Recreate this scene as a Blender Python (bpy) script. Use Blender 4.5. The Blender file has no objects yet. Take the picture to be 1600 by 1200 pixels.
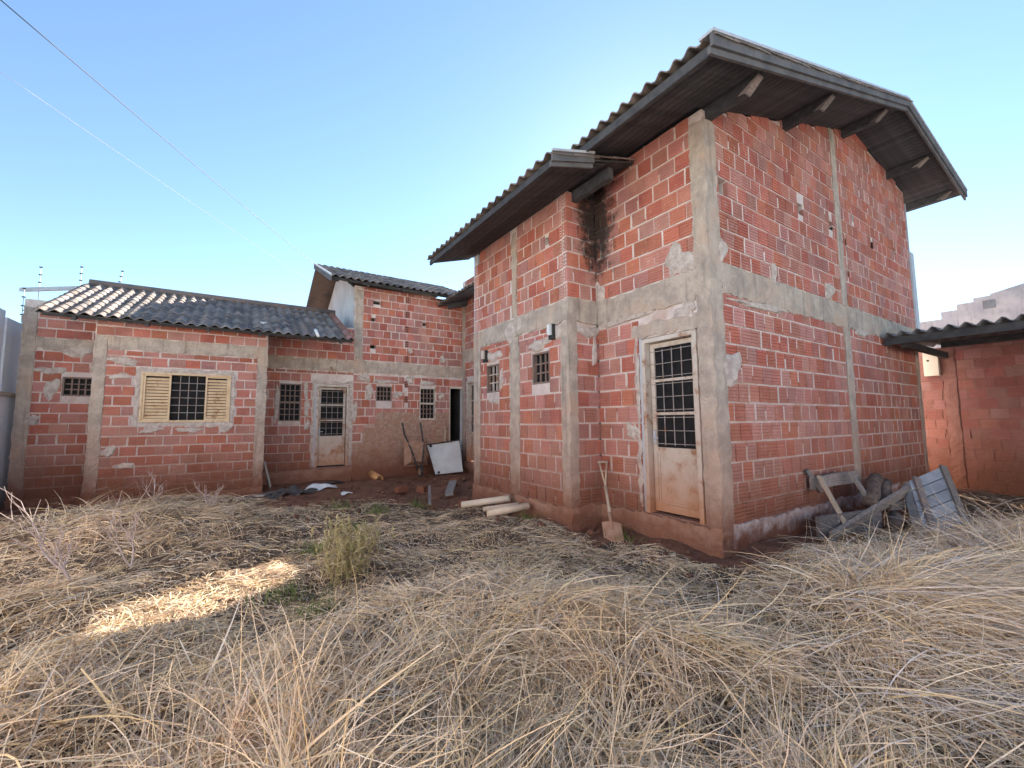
import bpy, math, random
import numpy as np
from mathutils import Vector, Matrix
random.seed(7); rng = np.random.default_rng(11)
SC = bpy.context.scene
COL = SC.collection
R = math.radians

# ------------------------------------------------------------------ camera
PITCH, ROLL, YAW, CAMH = R(5.06), R(0.47), R(33.1), 1.5
fw = Vector((math.sin(YAW)*math.cos(PITCH), math.cos(YAW)*math.cos(PITCH), math.sin(PITCH)))
rt0 = Vector((math.cos(YAW), -math.sin(YAW), 0)); up0 = rt0.cross(fw)
rt = rt0*math.cos(ROLL) - up0*math.sin(ROLL); up = up0*math.cos(ROLL) + rt0*math.sin(ROLL)
cam = bpy.data.cameras.new('camera'); cam.sensor_width = 36; cam.lens = 36*660/1600
cam.clip_start = 0.05; cam.clip_end = 2000
camo = bpy.data.objects.new('camera', cam); COL.objects.link(camo)
M = Matrix.Identity(4)
for i in range(3):
    M[i][0], M[i][1], M[i][2] = rt[i], up[i], -fw[i]
M[2][3] = CAMH
camo.matrix_world = M
SC.camera = camo

# ------------------------------------------------------------------ sky, sun, exposure
SUN_AZ, SUN_EL = R(51.0), R(29.0)          # azimuth from +Y towards +X
w = bpy.data.worlds.new('World'); SC.world = w; w.use_nodes = True
nt = w.node_tree; nt.nodes.clear()
sky = nt.nodes.new('ShaderNodeTexSky'); sky.sky_type = 'NISHITA'; sky.sun_disc = False
sky.sun_elevation = SUN_EL; sky.sun_rotation = SUN_AZ
sky.air_density = 1.0; sky.dust_density = 0.1; sky.ozone_density = 0.35; sky.altitude = 400
bg = nt.nodes.new('ShaderNodeBackground'); bg.inputs[1].default_value = 0.061
wo = nt.nodes.new('ShaderNodeOutputWorld')
tn = nt.nodes.new('ShaderNodeMix'); tn.data_type = 'RGBA'; tn.blend_type = 'MULTIPLY'; tn.inputs[0].default_value = 1; tn.inputs[7].default_value = (.88, .985, 1.05, 1)
nt.links.new(sky.outputs[0], tn.inputs[6]); nt.links.new(tn.outputs[2], bg.inputs[0]); nt.links.new(bg.outputs[0], wo.inputs[0])
sd = bpy.data.lights.new('sun', 'SUN'); sd.energy = 5.0; sd.angle = R(0.53); sd.color = (1.0, 0.94, 0.84)
so = bpy.data.objects.new('sun', sd); COL.objects.link(so)
sdir = Vector((math.sin(SUN_AZ)*math.cos(SUN_EL), math.cos(SUN_AZ)*math.cos(SUN_EL), math.sin(SUN_EL)))
so.rotation_euler = sdir.to_track_quat('Z', 'Y').to_euler(); so.location = (20, 20, 30)
vs = SC.view_settings; vs.view_transform = 'Standard'; vs.look = 'None'; vs.gamma = 1; vs.exposure = 2.26
vs.use_curve_mapping = False
SC.cycles.max_bounces = 8; SC.cycles.diffuse_bounces = 6; SC.cycles.glossy_bounces = 2

# ------------------------------------------------------------------ materials
SOIL = (0.20, 0.075, 0.042)
def _n(t, kind, **kw):
    n = t.nodes.new(kind)
    for k, v in kw.items(): setattr(n, k, v)
    return n
def _mix(t, f, a, b, mode='MIX'):
    m = _n(t, 'ShaderNodeMix', data_type='RGBA', blend_type=mode)
    for s, v in ((m.inputs[0], f), (m.inputs[6], a), (m.inputs[7], b)):
        if isinstance(v, (int, float)): s.default_value = v
        elif isinstance(v, (tuple, list)): s.default_value = tuple(v) + (1,)*(4-len(v))
        else: t.links.new(v, s)
    return m.outputs[2]
def _ramp(t, src, lo, hi, a=0.0, b=1.0):
    m = _n(t, 'ShaderNodeMapRange', interpolation_type='SMOOTHSTEP')
    t.links.new(src, m.inputs[0])
    for i, v in enumerate((lo, hi, a, b)): m.inputs[i+1].default_value = v
    return m.outputs[0]
def _math(t, op, a, b=0.0):
    m = _n(t, 'ShaderNodeMath', operation=op)
    for s, v in ((m.inputs[0], a), (m.inputs[1], b)):
        if isinstance(v, (int, float)): s.default_value = v
        else: t.links.new(v, s)
    return m.outputs[0]
def _noise(t, vec, scale, detail=4, rough=0.6):
    n = _n(t, 'ShaderNodeTexNoise'); n.inputs['Scale'].default_value = scale
    n.inputs['Detail'].default_value = min(detail, 5); n.inputs['Roughness'].default_value = rough
    t.links.new(vec, n.inputs['Vector']); return n.outputs['Fac']
def mat(name, c1, c2, scale=4.0, rough=0.85, bump=0.25, bscale=60.0, dirt=0.0, dirt_h=0.7, rnd=0.0,
        smear=None, rust=0.0, rust_scale=5.0, streak=0.0, stretch=None, mould=False, metallic=0.0, spec=0.3, c3=None, dirtc=SOIL):
    m = bpy.data.materials.new(name); m.use_nodes = True; t = m.node_tree; t.nodes.clear()
    out = _n(t, 'ShaderNodeOutputMaterial'); p = _n(t, 'ShaderNodeBsdfPrincipled')
    t.links.new(p.outputs[0], out.inputs[0])
    p.inputs['Roughness'].default_value = rough; p.inputs['Metallic'].default_value = metallic
    p.inputs['Specular IOR Level'].default_value = spec
    geo = _n(t, 'ShaderNodeNewGeometry'); pos = geo.outputs['Position']
    vec = pos
    if stretch:
        mp = _n(t, 'ShaderNodeMapping'); mp.inputs['Scale'].default_value = stretch
        tc = _n(t, 'ShaderNodeTexCoord'); t.links.new(tc.outputs['Object'], mp.inputs[0]); vec = mp.outputs[0]
    n1 = _noise(t, vec, scale, 6, 0.65)
    col = _mix(t, _ramp(t, n1, 0.34, 0.66), c1, c2)
    if c3:
        n3 = _noise(t, vec, scale*0.37, 4, 0.6)
        col = _mix(t, _ramp(t, n3, 0.5, 0.68), col, c3)
    sep = _n(t, 'ShaderNodeSeparateXYZ'); t.links.new(pos, sep.inputs[0])
    if rnd:
        oi = _n(t, 'ShaderNodeObjectInfo'); at = _n(t, 'ShaderNodeAttribute', attribute_name='rnd')
        r = _math(t, 'FRACT', _math(t, 'ADD', oi.outputs['Random'], at.outputs['Fac']))
        hsv = _n(t, 'ShaderNodeHueSaturation'); t.links.new(col, hsv.inputs['Color'])
        t.links.new(_ramp(t, r, 0, 1, 1-rnd, 1+rnd), hsv.inputs['Value'])
        r2 = _math(t, 'FRACT', _math(t, 'MULTIPLY', r, 7.31))
        t.links.new(_ramp(t, r2, 0, 1, 0.5-0.03*rnd, 0.5+0.05*rnd), hsv.inputs['Hue'])
        t.links.new(_ramp(t, _math(t, 'FRACT', _math(t, 'MULTIPLY', r, 13.7)), 0, 1, 0.82, 1.1), hsv.inputs['Saturation'])
        col = hsv.outputs[0]
    if smear:
        mps = _n(t, 'ShaderNodeMapping'); mps.inputs['Scale'].default_value = (1, 1, .45); t.links.new(pos, mps.inputs[0])
        ns = _noise(t, mps.outputs[0], 24.0, 5, 0.75); nb = _noise(t, pos, 1.3, 3, 0.6)
        f = _math(t, 'MULTIPLY', _ramp(t, ns, 0.55, 0.68), _ramp(t, nb, 0.42, 0.62))
        col = _mix(t, _math(t, 'MULTIPLY', f, 0.38), col, smear)
    if streak:
        mp2 = _n(t, 'ShaderNodeMapping'); mp2.inputs['Scale'].default_value = (9, 9, 0.7)
        t.links.new(pos, mp2.inputs[0])
        f = _ramp(t, _noise(t, mp2.outputs[0], 1.0, 4, 0.6), 0.52, 0.72)
        col = _mix(t, _math(t, 'MULTIPLY', f, streak), col, (0.09, 0.08, 0.075))
    if rust:
        f = _ramp(t, _noise(t, pos, rust_scale, 6, 0.7), 0.62-0.22*rust, 0.8-0.2*rust)
        col = _mix(t, f, col, (0.30, 0.12, 0.05))
    if mould:
        d = _n(t, 'ShaderNodeVectorMath', operation='DISTANCE'); t.links.new(pos, d.inputs[0])
        mpv = _n(t, 'ShaderNodeMapping'); mpv.inputs['Scale'].default_value = (1, 1, 0.42); t.links.new(pos, mpv.inputs[0])
        t.links.new(mpv.outputs[0], d.inputs[0]); d.inputs[1].default_value = (4.55, 4.55, 4.55*0.42)
        nn = _noise(t, pos, 5.0, 6, 0.75)
        f = _ramp(t, _math(t, 'ADD', d.outputs['Value'], _math(t, 'MULTIPLY', _math(t, 'SUBTRACT', nn, 0.5), 0.9)), 0.16, 0.44, 0.93, 0.0)
        col = _mix(t, f, col, (0.025, 0.022, 0.02))
    if dirt:
        nd = _noise(t, pos, 2.2, 6, 0.7)
        zz = _math(t, 'ADD', sep.outputs['Z'], _math(t, 'MULTIPLY', _math(t, 'SUBTRACT', nd, 0.5), 0.9))
        f = _math(t, 'MULTIPLY', _ramp(t, zz, 0.08, dirt_h, 1.0, 0.0), dirt)
        f2 = _math(t, 'MULTIPLY', _ramp(t, zz, 0.2, dirt_h*2.6, 0.45, 0.0), dirt)
        col = _mix(t, f2, col, (0.34, 0.14, 0.08))
        col = _mix(t, f, col, dirtc)
    t.links.new(col, p.inputs['Base Color'])
    if bump:
        b = _n(t, 'ShaderNodeBump'); b.inputs['Strength'].default_value = bump; b.inputs['Distance'].default_value = 0.02
        t.links.new(_noise(t, pos if not stretch else vec, bscale if not stretch else scale*2, 1.5, 0.7), b.inputs['Height'])
        t.links.new(b.outputs[0], p.inputs['Normal'])
    return m
MORT = (0.72, 0.62, 0.56)
MT = dict(
 brick=mat('brick_clay', (0.445,0.160,0.118), (0.52,0.205,0.150), 3, 0.9, 0.35, 90, dirt=0.95, dirt_h=1.15, rnd=0.13, smear=MORT, mould=True, c3=(0.385,0.14,0.112)),
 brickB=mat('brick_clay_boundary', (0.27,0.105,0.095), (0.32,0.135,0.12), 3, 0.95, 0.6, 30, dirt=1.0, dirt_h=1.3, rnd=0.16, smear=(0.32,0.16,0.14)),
 mortar=mat('mortar_joint', MORT, (0.62,0.51,0.46), 5, 0.95, 0.9, 45, dirt=0.92, dirt_h=1.1, mould=True, c3=(0.54,0.38,0.31)),
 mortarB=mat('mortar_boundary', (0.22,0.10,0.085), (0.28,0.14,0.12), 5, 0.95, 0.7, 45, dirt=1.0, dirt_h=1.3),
 conc=mat('concrete_cast', (0.53,0.43,0.345), (0.37,0.30,0.245), 4.5, 0.92, 1.0, 30, dirt=0.95, dirt_h=0.85, streak=0.4, mould=True, c3=(0.50,0.36,0.27)),
 plaster=mat('rough_plaster', (0.33,0.20,0.14), (0.47,0.33,0.25), 11, 0.95, 1.0, 22, dirt=0.95, dirt_h=1.0, c3=(0.40,0.22,0.15)),
 patch=mat('mortar_smear', (0.60,0.51,0.44), (0.42,0.33,0.28), 9, 0.95, 1.0, 26, dirt=0.9, dirt_h=0.6),
 plinth=mat('plinth_dirty', (0.26,0.13,0.085), (0.36,0.21,0.15), 3.5, 0.95, 0.9, 30, dirt=0.7, dirt_h=0.3),
 plinthW=mat('plinth_whitewash', (0.42,0.33,0.30), (0.66,0.62,0.60), 3.0, 0.95, 0.8, 30, dirt=1.0, dirt_h=0.34),
 white=mat('white_paint_wall', (0.84,0.83,0.84), (0.79,0.78,0.79), 1.5, 0.9, 0.2, 40, dirt=0.55, dirt_h=0.8, streak=0.06),
 whiteP=mat('pale_render', (0.68,0.66,0.66), (0.58,0.55,0.54), 1.2, 0.9, 0.3, 40, streak=0.25),
 neigh=mat('stained_render', (0.50,0.46,0.455), (0.32,0.315,0.335), 1.6, 0.95, 0.6, 14, streak=0.5, c3=(0.40,0.39,0.42)),
 metalw=mat('white_steel_rusty', (0.62,0.55,0.47), (0.52,0.43,0.34), 5, 0.6, 0.15, 60, dirt=0.9, dirt_h=1.15, dirtc=(0.42,0.17,0.075), rust=0.5, streak=0.12),
 metalg=mat('grey_steel_jamb', (0.40,0.42,0.46), (0.48,0.49,0.51), 5, 0.55, 0.1, 60, dirt=0.8, dirt_h=0.7, rust=0.15),
 bar=mat('grille_bar', (0.36,0.32,0.29), (0.28,0.22,0.19), 8, 0.7, 0.0, 60, rust=0.4),
 bard=mat('dark_window_steel', (0.19,0.14,0.12), (0.26,0.17,0.13), 9, 0.7, 0.1, 60, rust=0.4),
 shut=mat('cream_shutter', (0.72,0.53,0.33), (0.62,0.42,0.24), 7, 0.6, 0.1, 50, rust=0.4, rust_scale=9),
 glass=mat('pane_room_shade', (0.012,0.011,0.012), (0.02,0.018,0.018), 5, 0.5, 0.0, 60, spec=0.08),  # opaque pane, the unlit room behind it is put into its colour
 dark=mat('painted_shade', (0.06,0.05,0.045), (0.04,0.035,0.03), 2, 0.95, 0.2),  # near-black colour standing for shade in rooms, gaps and cells
 tile=mat('clay_roof_tile', (0.27,0.205,0.17), (0.205,0.17,0.15), 5, 0.9, 0.4, 40, rnd=0.3, c3=(0.15,0.135,0.13)),
 tilef=mat('red_edge_tile', (0.40,0.20,0.15), (0.28,0.15,0.12), 6, 0.9, 0.4, 40, rnd=0.2),
 wdark=mat('dark_weathered_wood', (0.042,0.042,0.045), (0.072,0.070,0.073), 2.5, 0.8, 0.4, 40, rnd=0.2, stretch=(3,3,3)),
 wfas=mat('grey_fascia_wood', (0.10,0.095,0.095), (0.15,0.142,0.14), 3, 0.85, 0.3, 40),
 flash=mat('metal_flashing', (0.52,0.53,0.54), (0.42,0.43,0.45), 4, 0.5, 0.05, 40),
 wgrey=mat('grey_lumber', (0.27,0.225,0.20), (0.17,0.145,0.135), 4, 0.9, 0.5, 30, rnd=0.25, stretch=(3,14,14)),
 wpale=mat('pale_lumber', (0.47,0.37,0.29), (0.35,0.27,0.21), 4, 0.85, 0.4, 30, rnd=0.15, stretch=(3,14,14)),
 bark=mat('log_bark', (0.16,0.115,0.09), (0.09,0.065,0.055), 9, 0.95, 0.9, 18),
 pallet=mat('blue_grey_boards', (0.30,0.32,0.35), (0.22,0.235,0.26), 5, 0.85, 0.4, 40, rnd=0.12),
 pvc=mat('cream_pipe', (0.62,0.47,0.33), (0.54,0.40,0.29), 6, 0.6, 0.1, 40, rnd=0.12),
 pvco=mat('orange_pipe', (0.60,0.30,0.12), (0.50,0.24,0.10), 6, 0.55, 0.1, 40),
 rust=mat('rusty_steel', (0.33,0.165,0.10), (0.42,0.245,0.165), 7, 0.8, 0.3, 40),
 tool=mat('worn_handle', (0.50,0.38,0.28), (0.40,0.28,0.20), 9, 0.75, 0.2, 40),
 panel=mat('white_laminate', (0.66,0.64,0.62), (0.56,0.53,0.50), 2.5, 0.6, 0.1, 40, rust=0.05),
 plast=mat('white_plastic', (0.76,0.75,0.74), (0.62,0.61,0.60), 6, 0.5, 0.2, 20),
 tarp=mat('dark_tarp', (0.045,0.04,0.04), (0.075,0.065,0.06), 6, 0.7, 0.3, 20),
 rubber=mat('black_rubber', (0.03,0.03,0.03), (0.05,0.045,0.04), 6, 0.8, 0.2, 40),
 fibro=mat('fibre_cement', (0.23,0.235,0.245), (0.16,0.165,0.175), 3, 0.95, 0.4, 40, streak=0.3),
 cream=mat('cream_box', (0.62,0.54,0.44), (0.55,0.48,0.40), 3, 0.7, 0.05, 40),
 cable=mat('black_cable', (0.03,0.03,0.035), (0.05,0.05,0.055), 3, 0.6, 0.0),
 cablew=mat('pale_cable', (0.45,0.47,0.50), (0.40,0.42,0.45), 3, 0.8, 0.0, spec=0.1),
 clod=mat('earth_clod', (0.19,0.085,0.052), (0.12,0.058,0.04), 6, 0.98, 0.8, 30),
)
def attr_mat(name, rough=0.75, trans=0.25):
    m = bpy.data.materials.new(name); m.use_nodes = True; t = m.node_tree; t.nodes.clear()
    out = _n(t, 'ShaderNodeOutputMaterial'); at = _n(t, 'ShaderNodeAttribute', attribute_name='col')
    d = _n(t, 'ShaderNodeBsdfDiffuse'); tr = _n(t, 'ShaderNodeBsdfTranslucent'); mx = _n(t, 'ShaderNodeMixShader')
    t.links.new(at.outputs['Color'], d.inputs[0]); t.links.new(at.outputs['Color'], tr.inputs[0])
    if not trans: t.links.new(d.outputs[0], out.inputs[0]); t.nodes.remove(tr); t.nodes.remove(mx); return m
    mx.inputs[0].default_value = trans
    t.links.new(d.outputs[0], mx.inputs[1]); t.links.new(tr.outputs[0], mx.inputs[2]); t.links.new(mx.outputs[0], out.inputs[0])
    return m
MT['straw'] = attr_mat('dry_straw', trans=0.0); MT['twig'] = attr_mat('dry_twig', trans=0.0); MT['leaf'] = attr_mat('green_blade', trans=0.35)

# ------------------------------------------------------------------ object helpers
WL = {}                                           # world location of every object
def V(*a): return Vector(a)
class MB:
    def __init__(s): s.v = []; s.f = []
    def quad(s, a, b, c, d):
        n = len(s.v); s.v += [tuple(a), tuple(b), tuple(c), tuple(d)]; s.f.append((n, n+1, n+2, n+3)); return s
    def hexa(s, p):                                # p: 4 bottom, 4 top
        n = len(s.v); s.v += [tuple(q) for q in p]
        for f in ((3,2,1,0),(4,5,6,7),(0,1,5,4),(1,2,6,5),(2,3,7,6),(3,0,4,7)): s.f.append(tuple(n+i for i in f))
        return s
    def box(s, a, b):
        x0,y0,z0 = (min(a[i],b[i]) for i in range(3)); x1,y1,z1 = (max(a[i],b[i]) for i in range(3))
        return s.hexa([(x0,y0,z0),(x1,y0,z0),(x1,y1,z0),(x0,y1,z0),(x0,y0,z1),(x1,y0,z1),(x1,y1,z1),(x0,y1,z1)])
    def beam(s, a, b, wd, ht, upv=(0,0,1)):         # a rectangular bar from a to b
        a, b = Vector(a), Vector(b); d = (b-a).normalized(); u = d.cross(Vector(upv)).normalized(); n = u.cross(d)
        q = []
        for c in (a, b):
            q += [c-u*wd/2-n*ht/2, c+u*wd/2-n*ht/2, c+u*wd/2+n*ht/2, c-u*wd/2+n*ht/2]
        return s.hexa(q)
    def tube(s, pts, rad, seg=8, cap=True):
        pts = [Vector(p) for p in pts]; n0 = len(s.v)
        rads = rad if isinstance(rad, (list, tuple)) else [rad]*len(pts)
        for i, p in enumerate(pts):
            d = (pts[min(i+1, len(pts)-1)] - pts[max(i-1, 0)]).normalized()
            u = d.cross(Vector((0.13, 0.31, 1))).normalized(); v = d.cross(u)
            for k in range(seg):
                a = 2*math.pi*k/seg; s.v.append(tuple(p + (u*math.cos(a) + v*math.sin(a))*rads[i]))
        for i in range(len(pts)-1):
            for k in range(seg):
                a = n0+i*seg+k; b = n0+i*seg+(k+1) % seg
                s.f.append((a, b, b+seg, a+seg))
        if cap:
            s.f.append(tuple(range(n0+seg-1, n0-1, -1))); s.f.append(tuple(range(n0+(len(pts)-1)*seg, n0+len(pts)*seg)))
        return s
    def poly(s, pts, ext):                          # prism: polygon pts pushed by vector ext
        n = len(s.v); k = len(pts); e = Vector(ext)
        s.v += [tuple(p) for p in pts] + [tuple(Vector(p)+e) for p in pts]
        s.f.append(tuple(range(n, n+k))); s.f.append(tuple(range(n+2*k-1, n+k-1, -1)))
        for i in range(k): s.f.append((n+(i+1) % k, n+i, n+k+i, n+k+(i+1) % k))
        return s
def link(name, data, wl, parent=None, mat_=None):
    o = bpy.data.objects.new(name, data); COL.objects.link(o); WL[o] = Vector(wl)
    o.location = WL[o] - (WL[parent] if parent else Vector())
    if parent: o.parent = parent
    return o
def obj(name, mb, m, parent=None, smooth=False):
    v = np.array(mb.v, float); c = (v.min(0)+v.max(0))/2; c[2] = v[:, 2].min()
    me = bpy.data.meshes.new(name); me.from_pydata([tuple(p) for p in v-c], [], mb.f)
    me.materials.append(m if not isinstance(m, str) else MT[m])
    if smooth: me.polygons.foreach_set('use_smooth', [True]*len(me.polygons))
    me.update()
    return link(name, me, c, parent)
def tag(o, label=None, cat=None, group=None, kind=None):
    for k, v in (('label', label), ('category', cat), ('group', group), ('kind', kind)):
        if v: o[k] = v
    return o
def thing(name, label, cat, loc, group=None):
    o = link(name, None, loc); o.empty_display_size = 0.2
    return tag(o, label, cat, group)
class Fr:                                           # a wall's own frame: s along it, d outwards, z up
    def __init__(s, o, u):
        s.o = Vector(o); s.u = Vector(u).normalized(); s.n = s.u.cross(Vector((0,0,1)))
        s.ang = math.atan2(s.u.y, s.u.x)
    def P(s, a, d, z): return s.o + s.u*a + s.n*d + Vector((0,0,z))
    def hexa(s, mb, s0, s1, d0, d1, z0, z1, z0b=None, z1b=None):
        z0b = z0 if z0b is None else z0b; z1b = z1 if z1b is None else z1b
        return mb.hexa([s.P(s0,d1,z0),s.P(s1,d1,z0b),s.P(s1,d0,z0b),s.P(s0,d0,z0),
                        s.P(s0,d1,z1),s.P(s1,d1,z1b),s.P(s1,d0,z1b),s.P(s0,d0,z1)])
def lerp_prof(prof, s):
    for (a, za), (b, zb) in zip(prof, prof[1:]):
        if a-1e-6 <= s <= b+1e-6: return za + (zb-za)*(s-a)/max(b-a, 1e-9)
    return prof[-1][1]
def slab(name, F, prof, z0, holes, m, parent, d1=-0.011, d0=-0.16):
    mb = MB(); br = sorted({a for a, _ in prof} | {x for h in holes for x in h[:2]})
    for a, b in zip(br, br[1:]):
        if b-a < 1e-4: continue
        mid = (a+b)/2; hs = sorted([h for h in holes if h[0] <= mid <= h[1]], key=lambda h: h[2])
        lo = z0
        for h in hs:
            if h[2] > lo: F.hexa(mb, a, b, d0, d1, lo, h[2])
            lo = h[3]
        F.hexa(mb, a, b, d0, d1, lo, lerp_prof(prof, a), lo, lerp_prof(prof, b))
    return obj(name, mb, m, parent)
def rough_panel(name, F, s0, s1, z0, z1, d, m, parent, d0=-0.02, jit=0.014, step=0.065, wav=0.005):
    """cast or smeared surface with a worn outline and slightly uneven face"""
    nx = max(2, int((s1-s0)/step)); nz = max(2, int((z1-z0)/step)); mb = MB(); idx = {}
    wp = [random.uniform(0, 6.28) for _ in range(8)]
    wan = lambda q, k: jit*(.4*math.sin(q*5+wp[k])+.5*math.sin(q*17+wp[k+1])+random.uniform(-.8, .8))
    for j in range(nz+1):
        for i in range(nx+1):
            s = s0+(s1-s0)*i/nx; z = z0+(z1-z0)*j/nz; dd = d+random.uniform(-wav, wav)
            if i in (0, nx): s += wan(z, 0 if i else 2); dd -= 0.006
            if j in (0, nz): z += wan(s, 4 if j else 6); dd -= 0.006
            idx[i, j] = len(mb.v); mb.v.append(tuple(F.P(s, dd, z)))
    for j in range(nz):
        for i in range(nx): mb.f.append((idx[i,j], idx[i+1,j], idx[i+1,j+1], idx[i,j+1]))
    loop = [idx[i,0] for i in range(nx)] + [idx[nx,j] for j in range(nz)] + [idx[i,nz] for i in range(nx,0,-1)] + [idx[0,j] for j in range(nz,0,-1)]
    bk = {}
    for k in loop:
        p = Vector(mb.v[k]); dd = (p-F.o).dot(F.n); bk[k] = len(mb.v); mb.v.append(tuple(p - F.n*(dd-d0)))
    for a, b in zip(loop, loop[1:]+loop[:1]): mb.f.append((b, a, bk[a], bk[b]))
    return obj(name, mb, m, parent)
def blob(name, F, s, z, rx, rz, m, parent, d=0.009, n=18, d0=-0.01):
    mb = MB(); ring = []; inner = []
    ph = [random.uniform(0, 6.28) for _ in range(4)]
    for k in range(n):
        a = 2*math.pi*k/n; q = 1 + 0.22*math.sin(2*a+ph[0]) + 0.16*math.sin(3*a+ph[1]) + 0.12*math.sin(5*a+ph[2]) + random.uniform(-.1,.1)
        ring.append((s+rx*q*math.cos(a), z+rz*q*math.sin(a)))
        inner.append((s+.72*rx*q*math.cos(a), z+.72*rz*q*math.sin(a)))
    c = len(mb.v); mb.v.append(tuple(F.P(s, d, z)))
    i0 = len(mb.v); mb.v += [tuple(F.P(a, d+random.uniform(-.003,.003), b)) for a, b in inner]
    r0 = len(mb.v); mb.v += [tuple(F.P(a, 0.002, b)) for a, b in ring]
    b0 = len(mb.v); mb.v += [tuple(F.P(a, d0, b)) for a, b in ring]
    for k in range(n):
        j = (k+1) % n
        mb.f += [(c, i0+k, i0+j), (i0+k, r0+k, r0+j, i0+j), (r0+k, b0+k, b0+j, r0+j)]
    return obj(name, mb, m, parent)

# ------------------------------------------------------------------ bricks
def brick_mesh(grooves=4, depth=0.0085, thick=0.06):
    zs = [(-0.5, 0.0)]
    for g in range(grooves):
        c = -0.5 + (g+1)/(grooves+1); h = 0.020
        zs += [(c-h*1.3, 0.0), (c-h*.6, depth), (c+h*.6, depth), (c+h*1.3, 0.0)]
    zs.append((0.5, 0.0))
    v = []; f = []
    for z, y in zs: v += [(-0.5, y, z), (0.5, y, z)]
    for i in range(len(zs)-1): f.append((2*i, 2*i+1, 2*i+3, 2*i+2))
    n = len(v); L = len(zs)
    v += [(-0.5, thick, -0.5), (0.5, thick, -0.5), (0.5, thick, 0.5), (-0.5, thick, 0.5)]
    f += [(0, n, n+1, 1), (2*L-2, 2*L-1, n+2, n+3), (0, 2*L-2, n+3, n), (1, n+1, n+2, 2*L-1)]
    return v, f
BV, BF = brick_mesh()
def hollow_mesh():
    mb = MB(); xs = [-.5,-.36,-.07,.07,.36,.5]; zs = [-.5,-.4,-.2,-.1,.1,.2,.4,.5]     # 2 x 3 open cells
    for i in range(5):
        for j in range(7):
            x0,x1,z0,z1 = xs[i],xs[i+1],zs[j],zs[j+1]
            if i in (1,3) and j in (1,3,5):
                y = .09
                mb.quad((x0,y,z0),(x1,y,z0),(x1,y,z1),(x0,y,z1))
                mb.quad((x0,0,z0),(x1,0,z0),(x1,y,z0),(x0,y,z0)); mb.quad((x0,y,z1),(x1,y,z1),(x1,0,z1),(x0,0,z1))
                mb.quad((x0,0,z0),(x0,y,z0),(x0,y,z1),(x0,0,z1)); mb.quad((x1,y,z0),(x1,0,z0),(x1,0,z1),(x1,y,z1))
            else: mb.quad((x0,0,z0),(x1,0,z0),(x1,0,z1),(x0,0,z1))
    t = .06
    for a, b in (((-.5,-.5),(.5,-.5)),((.5,-.5),(.5,.5)),((.5,.5),(-.5,.5)),((-.5,.5),(-.5,-.5))):
        mb.quad((a[0],0,a[1]),(a[0],t,a[1]),(b[0],t,b[1]),(b[0],0,b[1]))
    return mb.v, mb.f
def shade_back(F, s0, s1, z0, prof, parent):  # near-black sheet behind a wall, painting shade into its openings
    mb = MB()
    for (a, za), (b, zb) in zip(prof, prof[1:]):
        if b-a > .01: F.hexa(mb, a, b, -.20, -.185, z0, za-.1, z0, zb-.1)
    return obj('shade_sheet', mb, 'dark', parent)
def shared(name, vf, m):
    me = bpy.data.meshes.new(name); me.from_pydata(vf[0], [], vf[1]); me.materials.append(MT[m]); me.update(); return me
BRICK_ME = {'brick': shared('brick', (BV, BF), 'brick'), 'brickB': shared('brick', (BV, BF), 'brickB')}
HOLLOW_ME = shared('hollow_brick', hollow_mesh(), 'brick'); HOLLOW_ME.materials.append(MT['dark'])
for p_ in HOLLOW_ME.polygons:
    if p_.center.y > .02 and abs(p_.center.x) < .45 and abs(p_.center.z) < .45: p_.material_index = 1  # cell insides coloured near-black to stand for shade
JOINTS = []
def lay(store, wall, F, s0, s1, z0, z1, pw, ph, holes=(), top=None, joint=0.027, matk='brick', wide=0.0, prism=True):
    """courses of bricks between s0..s1 and z0..z1, cut round the holes; each record is one brick"""
    z = z0; row = 0
    while z < z1-0.03:
        h = min(ph-joint, z1-z)
        if h < 0.05: break
        spans = [(s0, s1)]
        for h0, h1, a, b in holes:
            if b > z+0.02 and a < z+h-0.02:
                ns = []
                for p, q in spans:
                    if h1 <= p or h0 >= q: ns.append((p, q)); continue
                    if h0-p > 0.03: ns.append((p, h0))
                    if q-h1 > 0.03: ns.append((h1, q))
                spans = ns
        off = (row % 2)*pw*0.5 + random.uniform(-0.05, 0.05)*pw
        for p, q in spans:
            s = p - ((p - s0 - off) % pw) if True else p
            while s < q-0.02:
                g = random.choice((0.006, 0.010, 0.016, 0.024)) if not wide else random.choice((random.uniform(0.005, .012), random.uniform(0.012, max(wide, .024)), random.uniform(.012, .032)))
                a = max(s, p); b = min(s+pw-g, q)
                if b-a > 0.035 and (top is None or z+h*0.55 < top((a+b)/2)):
                    store.append((wall, F, a, b, z+random.uniform(-.003,.003), z+h+random.uniform(-.003,.003), matk, random.uniform(-.001, .005)))
                    if b < q-.03 and random.random() < .62 and (top is None or z+h < top(b)-.05):
                        jw = random.uniform(.001, .007); f0, f1 = random.choice(((0, 1), (0, 1), (0, random.uniform(.4, .9)), (random.uniform(.1, .6), 1)))
                        JOINTS.append((wall, F, b-jw, s+pw+jw*random.random(), z-.012+h*f0, z+.012+h*f1, random.uniform(.0005, .0055)))
                s += pw
        z += ph; row += 1
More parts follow.
